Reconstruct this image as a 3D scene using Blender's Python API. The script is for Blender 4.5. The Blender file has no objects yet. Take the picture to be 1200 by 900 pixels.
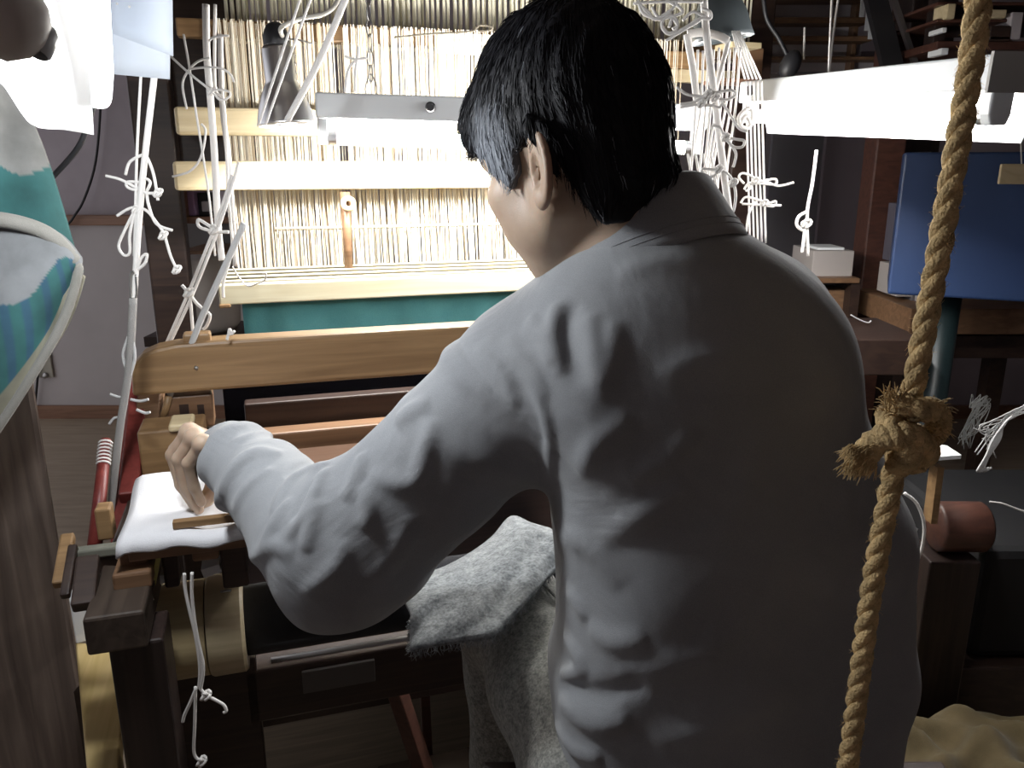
import bpy, bmesh, math, random
import numpy as np
from mathutils import Vector, Matrix, noise

random.seed(11); np.random.seed(11)
COL = bpy.context.scene.collection
SC = bpy.context.scene

# ---------------------------------------------------------------- camera
FPX, PITCH, CAMZ = 950.0, math.radians(15.3), 1.30      # focal length in pixels of a 1200x900 frame
cam = bpy.data.cameras.new('camera'); cam.sensor_width = 36.0; cam.lens = 36.0*FPX/1200.0
cam.clip_start = 0.02
camo = bpy.data.objects.new('camera', cam); COL.objects.link(camo)
camo.location = (0, 0, CAMZ); camo.rotation_euler = (math.pi/2-PITCH, 0, 0)
SC.camera = camo

# ---------------------------------------------------------------- world, exposure
w = bpy.data.worlds.new('world'); SC.world = w; w.use_nodes = True
w.node_tree.nodes['Background'].inputs[0].default_value = (0.95, 0.95, 1.0, 1)
w.node_tree.nodes['Background'].inputs[1].default_value = 0.80
SC.view_settings.view_transform = 'Standard'; SC.view_settings.look = 'None'
SC.view_settings.gamma = 1.0; SC.view_settings.use_curve_mapping = False
SC.view_settings.exposure = 0.0
SC.cycles.use_denoising = True
SC.cycles.max_bounces = 6; SC.cycles.diffuse_bounces = 4
SC.cycles.sample_clamp_indirect = 4.0
TUBE_L = 220.0            # luminance of the fluorescent tubes
PAPER_LAMP_W = 11.0       # watt of the lamp at the upper left
FLOOD_W = 14.0            # watt of the silver flood lamp

# ---------------------------------------------------------------- helpers
ca, sa = math.cos(PITCH), math.sin(PITCH)
def ray(px, py):
    x = (px-600)/FPX; u = (450-py)/FPX
    return Vector((x, ca+u*sa, -sa+u*ca))
CAM = Vector((0, 0, CAMZ))
def at(px, py, Y):                                     # point on the sight line at a forward distance
    d = ray(px, py); return CAM + d*(Y/d.y)
def atz(px, py, z):
    d = ray(px, py); return CAM + d*((z-CAMZ)/d.z)
YAW = math.radians(17)
U = Vector((math.cos(YAW), math.sin(YAW), 0)); V = Vector((-math.sin(YAW), math.cos(YAW), 0)); Z = Vector((0, 0, 1))
O = Vector((-0.5036, 0.938, 0))                        # the loom's front left corner; u runs along the cloth, v into the loom
def lp(u, v, z): return O + U*u + V*v + Z*z
def atv(px, py, v):
    d = ray(px, py); return CAM + d*((v - (CAM-O).dot(V))/d.dot(V))
def uz(px, py, v):
    p = atv(px, py, v); return (p-O).dot(U), p.z

def rot_of(x, y, z):
    m = Matrix((x, y, z)).transposed(); return m
LROT = rot_of(U, V, Z)

class MB:
    def __init__(s): s.v = []; s.f = []
    def add(s, vs, fs):
        n = len(s.v); s.v += [Vector(p) for p in vs]; s.f += [tuple(i+n for i in f) for f in fs]; return s
    def box(s, c, size, R=None):
        hx, hy, hz = size[0]/2, size[1]/2, size[2]/2; c = Vector(c)
        vs = []
        for x in (-hx, hx):
            for y in (-hy, hy):
                for z in (-hz, hz):
                    q = Vector((x, y, z)); vs.append(c+(R @ q if R else q))
        return s.add(vs, [(0,1,3,2),(4,6,7,5),(0,4,5,1),(2,3,7,6),(0,2,6,4),(1,5,7,3)])
    def lbox(s, u0, u1, v0, v1, z0, z1):
        return s.box(lp((u0+u1)/2, (v0+v1)/2, (z0+z1)/2), (abs(u1-u0), abs(v1-v0), abs(z1-z0)), LROT)
    def bar(s, a, b, wd, ht, up=Z):                    # a board from a to b
        a = Vector(a); b = Vector(b); t = (b-a); l = t.length; t.normalize()
        sd = t.cross(up)
        if sd.length < 1e-4: sd = t.cross(Vector((1, 0, 0)))
        sd.normalize(); n = sd.cross(t)
        return s.box((a+b)/2, (l, wd, ht), rot_of(t, sd, n))
    def tube(s, pts, r, n=8, caps=True):
        pts = [Vector(p) for p in pts]; m = len(pts)
        rs = r if isinstance(r, (list, tuple)) else [r]*m
        base = len(s.v); ref = None
        for i, p in enumerate(pts):
            t = (pts[min(i+1, m-1)]-pts[max(i-1, 0)])
            if t.length < 1e-9: t = Vector((0, 0, 1))
            t.normalize()
            if ref is None:
                ref = t.orthogonal().normalized()
            ref = (ref - t*ref.dot(t))
            if ref.length < 1e-6: ref = t.orthogonal()
            ref.normalize(); bi = t.cross(ref)
            for k in range(n):
                a = 2*math.pi*k/n
                s.v.append(p+(ref*math.cos(a)+bi*math.sin(a))*rs[i])
        for i in range(m-1):
            for k in range(n):
                k2 = (k+1) % n
                s.f.append((base+i*n+k, base+i*n+k2, base+(i+1)*n+k2, base+(i+1)*n+k))
        if caps:
            s.f.append(tuple(base+k for k in range(n))[::-1]); s.f.append(tuple(base+(m-1)*n+k for k in range(n)))
        return s
    def lathe(s, prof, c, axis=Z, n=32):               # prof: (radius, height) pairs
        c = Vector(c); axis = Vector(axis).normalized(); e = axis.orthogonal().normalized(); g = axis.cross(e)
        base = len(s.v); m = len(prof)
        for r, h in prof:
            for k in range(n):
                a = 2*math.pi*k/n
                s.v.append(c+axis*h+(e*math.cos(a)+g*math.sin(a))*max(r, 1e-5))
        for i in range(m-1):
            for k in range(n):
                k2 = (k+1) % n
                s.f.append((base+i*n+k, base+i*n+k2, base+(i+1)*n+k2, base+(i+1)*n+k))
        return s
    def prism(s, outline, ext):                        # outline: 3D points in a plane
        o = [Vector(p) for p in outline]; ext = Vector(ext); n = len(o)
        return s.add(o+[p+ext for p in o], [tuple(range(n))[::-1], tuple(range(n, 2*n))]+[(i, (i+1) % n, n+(i+1) % n, n+i) for i in range(n)])
    def ball(s, c, r, n=12, m=8, sc=(1, 1, 1), R=None):
        c = Vector(c); base = len(s.v)
        for i in range(m+1):
            t = math.pi*i/m
            for k in range(n):
                a = 2*math.pi*k/n
                q = Vector((math.sin(t)*math.cos(a)*sc[0], math.sin(t)*math.sin(a)*sc[1], math.cos(t)*sc[2]))*r
                s.v.append(c+(R @ q if R else q))
        for i in range(m):
            for k in range(n):
                k2 = (k+1) % n
                s.f.append((base+i*n+k, base+(i+1)*n+k, base+(i+1)*n+k2, base+i*n+k2))
        return s
    def grid(s, P):                                    # P[i][j] points
        n, m = len(P), len(P[0])
        vs = [p for row in P for p in row]
        return s.add(vs, [(i*m+j, i*m+j+1, (i+1)*m+j+1, (i+1)*m+j) for i in range(n-1) for j in range(m-1)])
    def build(s, name, mat, parent=None, smooth=False, bevel=0.0, solid=0.0):
        base = wloc(parent) if parent else None
        me = bpy.data.meshes.new(name)
        if base is None:
            lo = Vector((min(p.x for p in s.v), min(p.y for p in s.v), min(p.z for p in s.v)))
            hi = Vector((max(p.x for p in s.v), max(p.y for p in s.v), max(p.z for p in s.v)))
            base = Vector(((lo.x+hi.x)/2, (lo.y+hi.y)/2, lo.z)); loc = base
        else: loc = Vector((0, 0, 0))
        me.from_pydata([tuple(p-base) for p in s.v], [], s.f); me.update()
        bm = bmesh.new(); bm.from_mesh(me); bmesh.ops.recalc_face_normals(bm, faces=bm.faces); bm.to_mesh(me); bm.free()
        me.materials.append(mat)
        if smooth:
            me.polygons.foreach_set('use_smooth', [True]*len(me.polygons))
        o = bpy.data.objects.new(name, me); COL.objects.link(o); o.location = loc
        if parent: o.parent = parent
        if solid:
            md = o.modifiers.new('solid', 'SOLIDIFY'); md.thickness = solid; md.offset = 0
        if bevel:
            md = o.modifiers.new('bevel', 'BEVEL'); md.width = bevel; md.segments = 2; md.limit_method = 'ANGLE'
        return o
def wloc(o):
    p = o.location.copy()
    while o.parent: o = o.parent; p += o.location
    return p
def tag(o, label=None, cat=None, group=None, kind=None):
    if label: o['label'] = label
    if cat: o['category'] = cat
    if group: o['group'] = group
    if kind: o['kind'] = kind
    return o
def empty(name, loc, label, cat, group=None):
    o = bpy.data.objects.new(name, None); COL.objects.link(o); o.location = loc; o.empty_display_size = .05
    return tag(o, label, cat, group)
def smooth_path(pts, k=6):
    pts = [Vector(p) for p in pts]
    if len(pts) < 3: return pts
    out = []
    for i in range(len(pts)-1):
        p0 = pts[max(i-1, 0)]; p1 = pts[i]; p2 = pts[i+1]; p3 = pts[min(i+2, len(pts)-1)]
        for j in range(k):
            t = j/k
            out.append(0.5*((2*p1)+(p2-p0)*t+(2*p0-5*p1+4*p2-p3)*t*t+(3*p1-p0-3*p2+p3)*t**3))
    out.append(pts[-1]); return out

# ---------------------------------------------------------------- materials
def newmat(name):
    m = bpy.data.materials.new(name); m.use_nodes = True
    return m, m.node_tree, m.node_tree.nodes['Principled BSDF']
def plain(name, col, rough=.6, metal=0.0, bump=0.0, bscale=60, var=0.0, spec=.5, trans=0.0):
    m, nt, b = newmat(name)
    b.inputs['Base Color'].default_value = (*col, 1); b.inputs['Roughness'].default_value = rough; b.inputs['Metallic'].default_value = metal
    b.inputs['Specular IOR Level'].default_value = spec
    tc = nt.nodes.new('ShaderNodeTexCoord')
    if bump or var:
        nz = nt.nodes.new('ShaderNodeTexNoise'); nz.inputs['Scale'].default_value = bscale; nz.inputs['Detail'].default_value = 4
        nt.links.new(tc.outputs['Object'], nz.inputs['Vector'])
        if var:
            n2 = nt.nodes.new('ShaderNodeTexNoise'); n2.inputs['Scale'].default_value = bscale*.2; n2.inputs['Detail'].default_value = 5
            nt.links.new(tc.outputs['Object'], n2.inputs['Vector'])
            rp = nt.nodes.new('ShaderNodeValToRGB')
            rp.color_ramp.elements[0].position = .3; rp.color_ramp.elements[1].position = .7
            rp.color_ramp.elements[0].color = (*[c*(1-var) for c in col], 1); rp.color_ramp.elements[1].color = (*[min(1, c*(1+var)) for c in col], 1)
            nt.links.new(n2.outputs['Fac'], rp.inputs['Fac']); nt.links.new(rp.outputs['Color'], b.inputs['Base Color'])
        if bump:
            bp = nt.nodes.new('ShaderNodeBump'); bp.inputs['Strength'].default_value = bump; bp.inputs['Distance'].default_value = .004
            nt.links.new(nz.outputs['Fac'], bp.inputs['Height']); nt.links.new(bp.outputs['Normal'], b.inputs['Normal'])
    return m
def wood(name, c1, c2, axis=(0, 0, YAW), stretch=(1.5, 28, 28), rough=.45, bump=.15):
    m, nt, b = newmat(name)
    tc = nt.nodes.new('ShaderNodeTexCoord'); mp = nt.nodes.new('ShaderNodeMapping'); mp.vector_type = 'TEXTURE'
    mp.inputs['Rotation'].default_value = axis
    mp.inputs['Scale'].default_value = tuple(1/x for x in stretch)
    nt.links.new(tc.outputs['Object'], mp.inputs['Vector'])
    nz = nt.nodes.new('ShaderNodeTexNoise'); nz.inputs['Scale'].default_value = 2.2; nz.inputs['Detail'].default_value = 6; nz.inputs['Distortion'].default_value = .8
    nt.links.new(mp.outputs['Vector'], nz.inputs['Vector'])
    rp = nt.nodes.new('ShaderNodeValToRGB'); rp.color_ramp.elements[0].position = .3; rp.color_ramp.elements[1].position = .72
    rp.color_ramp.elements[0].color = (*c1, 1); rp.color_ramp.elements[1].color = (*c2, 1)
    nt.links.new(nz.outputs['Fac'], rp.inputs['Fac']); nt.links.new(rp.outputs['Color'], b.inputs['Base Color'])
    b.inputs['Roughness'].default_value = rough
    bp = nt.nodes.new('ShaderNodeBump'); bp.inputs['Strength'].default_value = bump; bp.inputs['Distance'].default_value = .002
    nt.links.new(nz.outputs['Fac'], bp.inputs['Height']); nt.links.new(bp.outputs['Normal'], b.inputs['Normal'])
    return m
def cloth(name, c1, c2, scale=900, fold=.0, rough=.9, mottled=25, foldscale=7):
    m, nt, b = newmat(name)
    tc = nt.nodes.new('ShaderNodeTexCoord')
    n1 = nt.nodes.new('ShaderNodeTexNoise'); n1.inputs['Scale'].default_value = scale; n1.inputs['Detail'].default_value = 2
    n2 = nt.nodes.new('ShaderNodeTexNoise'); n2.inputs['Scale'].default_value = mottled; n2.inputs['Detail'].default_value = 6
    for n in (n1, n2): nt.links.new(tc.outputs['Object'], n.inputs['Vector'])
    mx = nt.nodes.new('ShaderNodeMath'); mx.operation = 'ADD'; mul = nt.nodes.new('ShaderNodeMath'); mul.operation = 'MULTIPLY'; mul.inputs[1].default_value = .5
    nt.links.new(n1.outputs['Fac'], mx.inputs[0]); nt.links.new(n2.outputs['Fac'], mx.inputs[1]); nt.links.new(mx.outputs[0], mul.inputs[0])
    rp = nt.nodes.new('ShaderNodeValToRGB'); rp.color_ramp.elements[0].position = .36; rp.color_ramp.elements[1].position = .64
    rp.color_ramp.elements[0].color = (*c1, 1); rp.color_ramp.elements[1].color = (*c2, 1)
    nt.links.new(mul.outputs[0], rp.inputs['Fac']); nt.links.new(rp.outputs['Color'], b.inputs['Base Color'])
    b.inputs['Roughness'].default_value = rough; b.inputs['Specular IOR Level'].default_value = .2
    b.inputs['Sheen Weight'].default_value = .15
    bp = nt.nodes.new('ShaderNodeBump'); bp.inputs['Strength'].default_value = .35; bp.inputs['Distance'].default_value = .0012
    nt.links.new(n1.outputs['Fac'], bp.inputs['Height'])
    last = bp
    if fold:
        n3 = nt.nodes.new('ShaderNodeTexNoise'); n3.inputs['Scale'].default_value = foldscale; n3.inputs['Detail'].default_value = 3; n3.inputs['Distortion'].default_value = .9
        nt.links.new(tc.outputs['Object'], n3.inputs['Vector'])
        b3 = nt.nodes.new('ShaderNodeBump'); b3.inputs['Strength'].default_value = fold; b3.inputs['Distance'].default_value = .03
        nt.links.new(n3.outputs['Fac'], b3.inputs['Height']); nt.links.new(bp.outputs['Normal'], b3.inputs['Normal']); last = b3
    nt.links.new(last.outputs['Normal'], b.inputs['Normal'])
    return m
def emit(name, col, L):
    m, nt, b = newmat(name)
    b.inputs['Base Color'].default_value = (.8, .8, .8, 1)
    b.inputs['Emission Color'].default_value = (*col, 1); b.inputs['Emission Strength'].default_value = L
    return m
M = {}
M['honey'] = wood('honey_wood', (.20, .115, .052), (.33, .205, .098))
M['pale'] = wood('pale_wood', (.60, .48, .28), (.74, .63, .42))
M['slat'] = wood('slat_wood', (.62, .56, .38), (.74, .70, .52))
M['redwood'] = wood('red_brown_wood', (.055, .022, .016), (.11, .045, .03))
M['dark'] = wood('dark_wood', (.022, .012, .010), (.05, .028, .02))
M['darkpost'] = wood('dark_post_wood', (.016, .010, .009), (.04, .024, .02), axis=(0, math.pi/2, 0))
M['oldpost'] = wood('old_post_wood', (.085, .062, .052), (.19, .145, .12), axis=(0, math.pi/2, 0))
M['midbrown'] = wood('mid_brown_wood', (.14, .075, .04), (.25, .14, .075))
M['pink'] = wood('pinkish_wood', (.36, .19, .13), (.45, .26, .19))
M['yellow'] = wood('yellow_plank_wood', (.52, .38, .15), (.68, .52, .25), axis=(0, 0, YAW+math.pi/2))
M['floor'] = wood('floor_wood', (.26, .20, .145), (.35, .275, .20), axis=(0, 0, 0), stretch=(2, 18, 18), rough=.6)
M['wall'] = plain('wall_plaster', (.42, .37, .40), .8, bump=.1, var=.12, bscale=20)
M['dado'] = plain('wall_dado', (.50, .46, .46), .75, bump=.05, var=.08, bscale=15)
M['ceil'] = plain('ceiling_boards', (.10, .08, .07), .8, var=.2)
M['trim'] = wood('sill_wood', (.20, .10, .06), (.30, .16, .10), axis=(0, 0, 0))
M['white_metal'] = plain('white_enamel', (.62, .65, .68), .35)
M['cord'] = plain('white_cotton_cord', (.86, .83, .80), .85, bump=.4, bscale=900)
M['ccord'] = plain('cream_cord', (.74, .66, .52), .85, bump=.4, bscale=900)
M['gcord'] = plain('grey_cord', (.55, .55, .55), .85, bump=.4, bscale=900)
M['chrome'] = plain('polished_aluminium', (.88, .88, .90), .30, 1.0)
M['steel'] = plain('dull_steel', (.42, .41, .40), .4, 1.0)
M['greyrod'] = plain('grey_cord_wrap', (.30, .29, .28), .8, bump=.4, bscale=500)
M['black'] = plain('black_plastic', (.015, .015, .018), .5)
M['blackmetal'] = plain('black_iron', (.012, .011, .013), .55, bump=.1)
M['tube'] = emit('lit_fluorescent_tube', (1.0, .985, .95), TUBE_L)
M['tube_dim'] = emit('lit_dimmed_tube', (1.0, .985, .96), TUBE_L*.55)  # emission lowered so the right lamp's housing overexposes less
M['paper'] = plain('white_paper', (.82, .84, .86), .8, bump=.1, bscale=80)
M['teal'] = None

# ---------------------------------------------------------------- setting
def struct(name, mat, fill, **k):
    mb = MB(); fill(mb); o = mb.build(name, mat, **k); o['kind'] = 'structure'; return o
XL, XR, YB, YF, ZC = -2.7, 3.3, 4.1, -1.6, 2.45
struct('floor', M['floor'], lambda m: m.box(((XL+XR)/2, (YB+YF)/2, -.05), (XR-XL+.4, YB-YF+.4, .1)))
struct('ceiling', M['ceil'], lambda m: m.box(((XL+XR)/2, (YB+YF)/2, ZC+.05), (XR-XL+.4, YB-YF+.4, .1)))
struct('wall_back', M['wall'], lambda m: m.box(((XL+XR)/2, YB+.05, ZC/2), (XR-XL+.4, .1, ZC)))
struct('wall_right', M['wall'], lambda m: m.box((XR+.05, (YB+YF)/2, ZC/2), (.1, YB-YF, ZC)))
# left wall stops short: an unseen opening added to let world light fill in
struct('wall_left', M['wall'], lambda m: m.box((XL-.05, (.3+YF)/2, ZC/2), (.1, .3-YF, ZC)))
struct('wall_front', M['wall'], lambda m: m.box(((XL+XR)/2, YF-.05, ZC/2), (XR-XL+.4, .1, ZC)))
zs = atv(90, 258, 0) and (CAMZ + (YB-.03)*(ray(90, 258).z/ray(90, 258).y))
struct('trim_1', M['trim'], lambda m: m.box(((XL-.2)/2, YB-.025, zs), (abs(XL)-.2, .05, .05)), bevel=.006)
struct('trim_2', M['dado'], lambda m: m.box(((XL-.2)/2, YB-.011, zs/2-.0125), (abs(XL)-.2, .02, zs-.027)))
struct('baseboard_back', M['trim'], lambda m: m.box(((XL+XR)/2, YB-.03, .035), (XR-XL, .02, .07)))

# ---------------------------------------------------------------- lamps
def fluorescent(name, label, p0, p1, away, plate=0.0, group=None, hsize=(.055, .045), drop=.038, knob=None, platecut=0.0, tube='tube'):
    """housing from p0 to p1 (top edge line), lit tube under it"""
    p0, p1 = Vector(p0), Vector(p1); t = (p1-p0); L = t.length; t.normalize()
    wv = t.cross(Z).normalized()
    if wv.dot(Vector(away)) < 0: wv = -wv
    up = wv.cross(t).normalized()
    if up.z < 0: up = -up
    root = empty(name, (p0+p1)/2, label, 'lamp', group)
    wd, ht = hsize
    m = MB()
    prof = [(-wd*.5, 0), (wd*.5, 0), (wd*.5, -ht), (-wd*.5, -ht)]
    m.prism([p0+wv*a+up*b for a, b in prof], t*L); m.build('lamp_housing', M['white_metal'], root, bevel=.004)
    c = -ht-drop
    for e in (0, 1):
        m = MB(); s = p0+t*(.012 if e == 0 else L-.012)
        o_ = [(-.017, -ht+.002), (.017, -ht+.002), (.017, c), (.012, c-.015), (-.012, c-.015), (-.017, c)]
        m.prism([s+wv*a+up*b-t*.011 for a, b in o_], t*.022); m.build('lamp_holder', M['white_metal'], root, bevel=.003)
        m = MB(); q0 = s+up*c+t*(.011 if e == 0 else -.011); m.tube([q0, q0+t*(.018 if e == 0 else -.018)], .0152, 16); m.build('tube_cap', M['chrome'], root, smooth=False)
    m = MB(); m.tube([p0+t*.04+up*c, p1-t*.04+up*c], .0142, 16, caps=False); m.build('fluorescent_tube', M[tube], root, smooth=True)
    if plate:
        m = MB(); a = p0+wv*(wd*.5-.002)-up*(ht*.6); b = p1+wv*(wd*.5-.002)-up*(ht*.6)
        q = wv*.028-up*plate
        m.prism([a, b, b+q*.75+t*.0, b+q-t*platecut, a+q], wv*.002); m.build('reflector_plate', M['white_metal'], root)
    if knob is not None:
        m = MB(); k = p0+t*knob-wv*(wd*.5)-up*(ht*.45); m.lathe([(0, .012), (.008, .012), (.011, .008), (.011, 0)], k, -wv, 20); m.build('starter_knob', M['black'], root, smooth=False)
    return root, p0, t, wv, up, L
LC = fluorescent('fluorescent_lamp', 'white fluorescent lamp with lit tube hanging on a chain in front of the harness threads',
    at(371, 109, 1.82), at(826, 124, 1.90), (0, 1, 0), knob=.24, hsize=(.06, .052))
m = MB(); e = LC[1]+LC[2]*.088-LC[3]*.028-LC[4]*.018
m.bar(e-LC[2]*.03, e+LC[2]*.03, .001, .012); m.build('sticker', M['paper'], LC[0])
LR = fluorescent('fluorescent_lamp', 'long white fluorescent lamp at right with white reflector plate, nearest the rope',
    at(880, 96, 2.05), at(1186, 63, 1.18), (1, 1, 0), tube='tube_dim', plate=.088, hsize=(.055, .048), drop=.03, knob=.075, platecut=.02)
m = MB(); e = LR[1]+LR[2]*(LR[5]-.001); m.prism([e+LR[3]*a+LR[4]*b for a, b in ((-.03, .003), (.03, .003), (.03, -.05), (-.03, -.05))], LR[2]*.006)
m.build('end_cap', plain('grey_end_cap', (.30, .29, .28), .6), LR[0])

# chains and cords that carry the lamps
def chain(name, label, a, b, pitch=.03, r=.0016, wdt=.006):
    root = empty(name, a, label, 'chain'); a, b = Vector(a), Vector(b); n = max(2, int((b-a).length/pitch)); first = None
    for i in range(n):
        p = a.lerp(b, i/n); q = a.lerp(b, (i+1.18)/n); s = Vector((1, 0, 0)) if i % 2 == 0 else Vector((0, 1, 0))
        if i % 2: s = Vector((.5, .85, 0))
        pts = []
        for k in range(13):
            th = 2*math.pi*k/12; pts.append((p+q)/2+(q-p)*.5*math.cos(th)+s*wdt*math.sin(th))
        mb = MB(); mb.tube(pts, r, 5, caps=False); mb.build('chain_link', M['steel'], root, smooth=True)
    return root
e1 = LC[1]+LC[2]*.115
chain('lamp_chain', 'steel link chain carrying the middle of the fluorescent lamp before the threads', e1+Vector((.004, 0, .33)), e1+Vector((0, 0, .03)))
mb = MB(); pts = [e1+Vector((-.010, 0, -.006)), e1+Vector((-.012, 0, .016)), e1+Vector((0, 0, .042)), e1+Vector((.012, 0, .016)), e1+Vector((.010, 0, -.006))]
mb.tube(smooth_path(pts), .0016, 6); mb.build('hanging_ring', M['steel'], LC[0], smooth=True)

# silver flood lamp
fa = at(336, 147, 1.74); fx = (Z*.97+Vector((-.10, .05, 0))*.6).normalized()
root = empty('flood_lamp', fa, 'polished silver bell lamp hanging point down beside the fluorescent tube', 'lamp')
mb = MB(); mb.lathe([(.0555, 0), (.0585, .002), (.057, .006), (.052, .03), (.043, .058), (.034, .077), (.031, .084), (.031, .145), (.027, .152)], fa, fx, 40); mb.build('reflector', M['chrome'], root, smooth=True, solid=.0012)
mb = MB(); mb.lathe([(.024, .150), (.026, .156), (.026, .172), (.018, .190), (.010, .196), (.001, .197)], fa, fx, 24); mb.build('socket', M['black'], root, smooth=True)
mb = MB(); mb.lathe([(.001, .004), (.03, .006), (.045, .014), (.047, .022), (.03, .05), (.014, .085), (.012, .10)], fa, fx, 28); mb.build('bulb', emit('lit_flood_bulb', (1, .97, .9), 25), root, smooth=True)
mb = MB(); mb.tube(smooth_path([at(322, 47, 1.74), at(345, 46, 1.73), at(366, 51, 1.73)]), .0018, 6); mb.build('clip_wire', M['steel'], root, smooth=True)
mb = MB()
c0 = fa+fx*.15+Vector((.03, 0, 0))
pts = [c0+Vector((.006*math.cos(i*.9), .006*math.sin(i*.9), -.0045*i*.5)) for i in range(60)]
mb.tube(pts[:40], .0012, 5); mb.build('coil_spring', M['steel'], root, smooth=True)
mb = MB(); mb.tube(smooth_path([at(331, 43, 1.74), at(330, 32, 1.64), at(352, 22, 1.66), at(380, 16, 1.68), at(396, 0, 1.7), at(402, -40, 1.72)]), .0045, 8)
tag(mb.build('lamp_cable', plain('grey_flex', (.55, .53, .48), .5), smooth=True), 'grey flex looping from the silver bell lamp up to the right', 'cable')
ld = bpy.data.lights.new('flood_light', 'SPOT'); ld.energy = FLOOD_W; ld.spot_size = 2.2; ld.shadow_soft_size = .03
lo = bpy.data.objects.new('flood_light', ld); COL.objects.link(lo); lo.location = fa-fx*.012; lo.rotation_euler = (math.radians(22), 0, 0); lo['kind'] = 'structure'

# paper-shaded lamp at the upper left
def translucent(name, col):
    m, nt, b = newmat(name); b.inputs['Base Color'].default_value = (*col, 1); b.inputs['Roughness'].default_value = .8
    tr = nt.nodes.new('ShaderNodeBsdfTranslucent'); tr.inputs['Color'].default_value = (*col, 1)
    mx = nt.nodes.new('ShaderNodeMixShader'); mx.inputs[0].default_value = .75
    nt.links.new(b.outputs[0], mx.inputs[1]); nt.links.new(tr.outputs[0], mx.inputs[2]); nt.links.new(mx.outputs[0], nt.nodes['Material Output'].inputs[0]); return m
M['shade'] = translucent('shade_paper', (.9, .9, .9))
bp_ = at(66, 40, .79)
root = empty('paper_lamp', bp_, 'glowing white lamp with curled paper petals for a shade, upper left corner', 'lamp')
def petal(top, bot, y0, y1, bulge):
    n = 9; m_ = 9; P = []
    T = smooth_path([Vector((a, b, 0)) for a, b in top], 8); B = smooth_path([Vector((a, b, 0)) for a, b in bot], 8)
    for i in range(n):
        row = []
        for j in range(m_*2):
            s = j/(m_*2-1); a = T[int(s*(len(T)-1))]; b = B[int(s*(len(B)-1))]; q = a.lerp(b, i/(n-1))
            row.append(at(q.x, q.y, y0+(y1-y0)*s-bulge*math.sin(math.pi*s)*(.5+.5*i/(n-1))))
        P.append(row)
    return MB().grid(P)
petal([(30, -60), (80, -60), (126, -60)], [(82, 109), (98, 122), (118, 127), (130, 120), (133, 84)], .71, .77, .013).build('shade_petal', M['shade'], root, smooth=True)
petal([(-60, -60), (10, -60), (96, -60)], [(-40, 60), (2, 98), (36, 145), (76, 152), (110, 158)], .67, .71, .012).build('shade_petal', M['shade'], root, smooth=True)
petal([(50, -60), (70, -60), (90, -60)], [(60, 148), (84, 150), (108, 156), (92, 134), (82, 110)], .73, .735, .0).build('shade_petal', M['shade'], root, smooth=True)
mb = MB(); mb.ball(bp_, .03, 20, 12); mb.build('bulb', emit('lit_bulb', (1, .99, .97), 30), root, smooth=True)
mb = MB(); mb.tube([bp_+Vector((0, 0, .03)), bp_+Vector((0, 0, .16))], .02, 16); mb.build('socket', M['black'], root)
ld = bpy.data.lights.new('bulb_light', 'POINT'); ld.energy = PAPER_LAMP_W; ld.shadow_soft_size = .04; ld.color = (.93, .97, 1)
lo = bpy.data.objects.new('bulb_light', ld); COL.objects.link(lo); lo.location = bp_+Vector((0, 0, -.042)); lo.parent = None; lo['kind'] = 'structure'
# grey rounded lamp head in front of it
mb = MB(); a = at(-35, -45, .36); b = at(22, 46, .37); ax = (b-a).normalized()
mb.lathe([(.0, -.01), (.016, -.01), (.0175, 0), (.017, (b-a).length*.8), (.0145, (b-a).length), (.009, (b-a).length+.006), (0, (b-a).length+.008)], a, ax, 28)
root = tag(mb.build('reading_lamp', plain('grey_brown_enamel', (.62, .57, .54), .6), smooth=True), 'unlit grey rounded lamp head in front of the glowing paper shade', 'lamp')
mb = MB(); mb.lathe([(.0055, 0), (.0065, .001), (.0065, .010), (.0045, .013), (0, .0135)], at(40, 62, .372), (at(47, 46, .375)-at(40, 62, .372)).normalized(), 18); mb.build('end_knob', M['white_metal'], root, smooth=True)

# white punched cards hanging beside the lamp
def sheet(name, label, corners, cat='paper', th=.0012, mat=None, group=None, holes=None):
    c = [Vector(p) for p in corners]; n = (c[1]-c[0]).cross(c[2]-c[0]).normalized()
    P = []
    for i in range(7):
        row = []
        for j in range(7):
            s, t = j/6, i/6; row.append(c[0].lerp(c[1], s).lerp(c[3].lerp(c[2], s), t)+n*.006*math.sin(math.pi*s)*math.sin(math.pi*t))
        P.append(row)
    o = MB().grid(P).build(name, mat or M['paper'], None, smooth=True, solid=th); tag(o, label, cat, group)
    if holes:
        mb = MB(); nn = n if n.y < 0 else -n
        for s, t in holes:
            q = c[0].lerp(c[1], s).lerp(c[3].lerp(c[2], s), t)+n*.006*math.sin(math.pi*s)*math.sin(math.pi*t)+nn*.0012; mb.lathe([(0, .0004), (.0016, .0004), (.0016, 0)], q, nn, 8)
        h = mb.build('punched_hole', M['steel'], o); h['kind'] = 'stuff'
    return o
hl = [(.16+.18*(k % 2), .10+.13*(k//2)) for k in range(10)]
M['card'] = translucent('card_paper', (.74, .78, .84))
sheet('punched_card', 'stiff white card with punched holes hanging left of the loom, beside the glowing shade', [at(118, -60, 1.12), at(201, -60, 1.14), at(203, 66, 1.14), at(128, 38, 1.12)], 'card', mat=M['card'], holes=hl)
sheet('punched_card', 'lower plain white card under the punched one, lit bright from the left', [at(118, -40, 1.15), at(200, -40, 1.17), at(199, 93, 1.17), at(122, 86, 1.15)], 'card', mat=M['card'])

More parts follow.
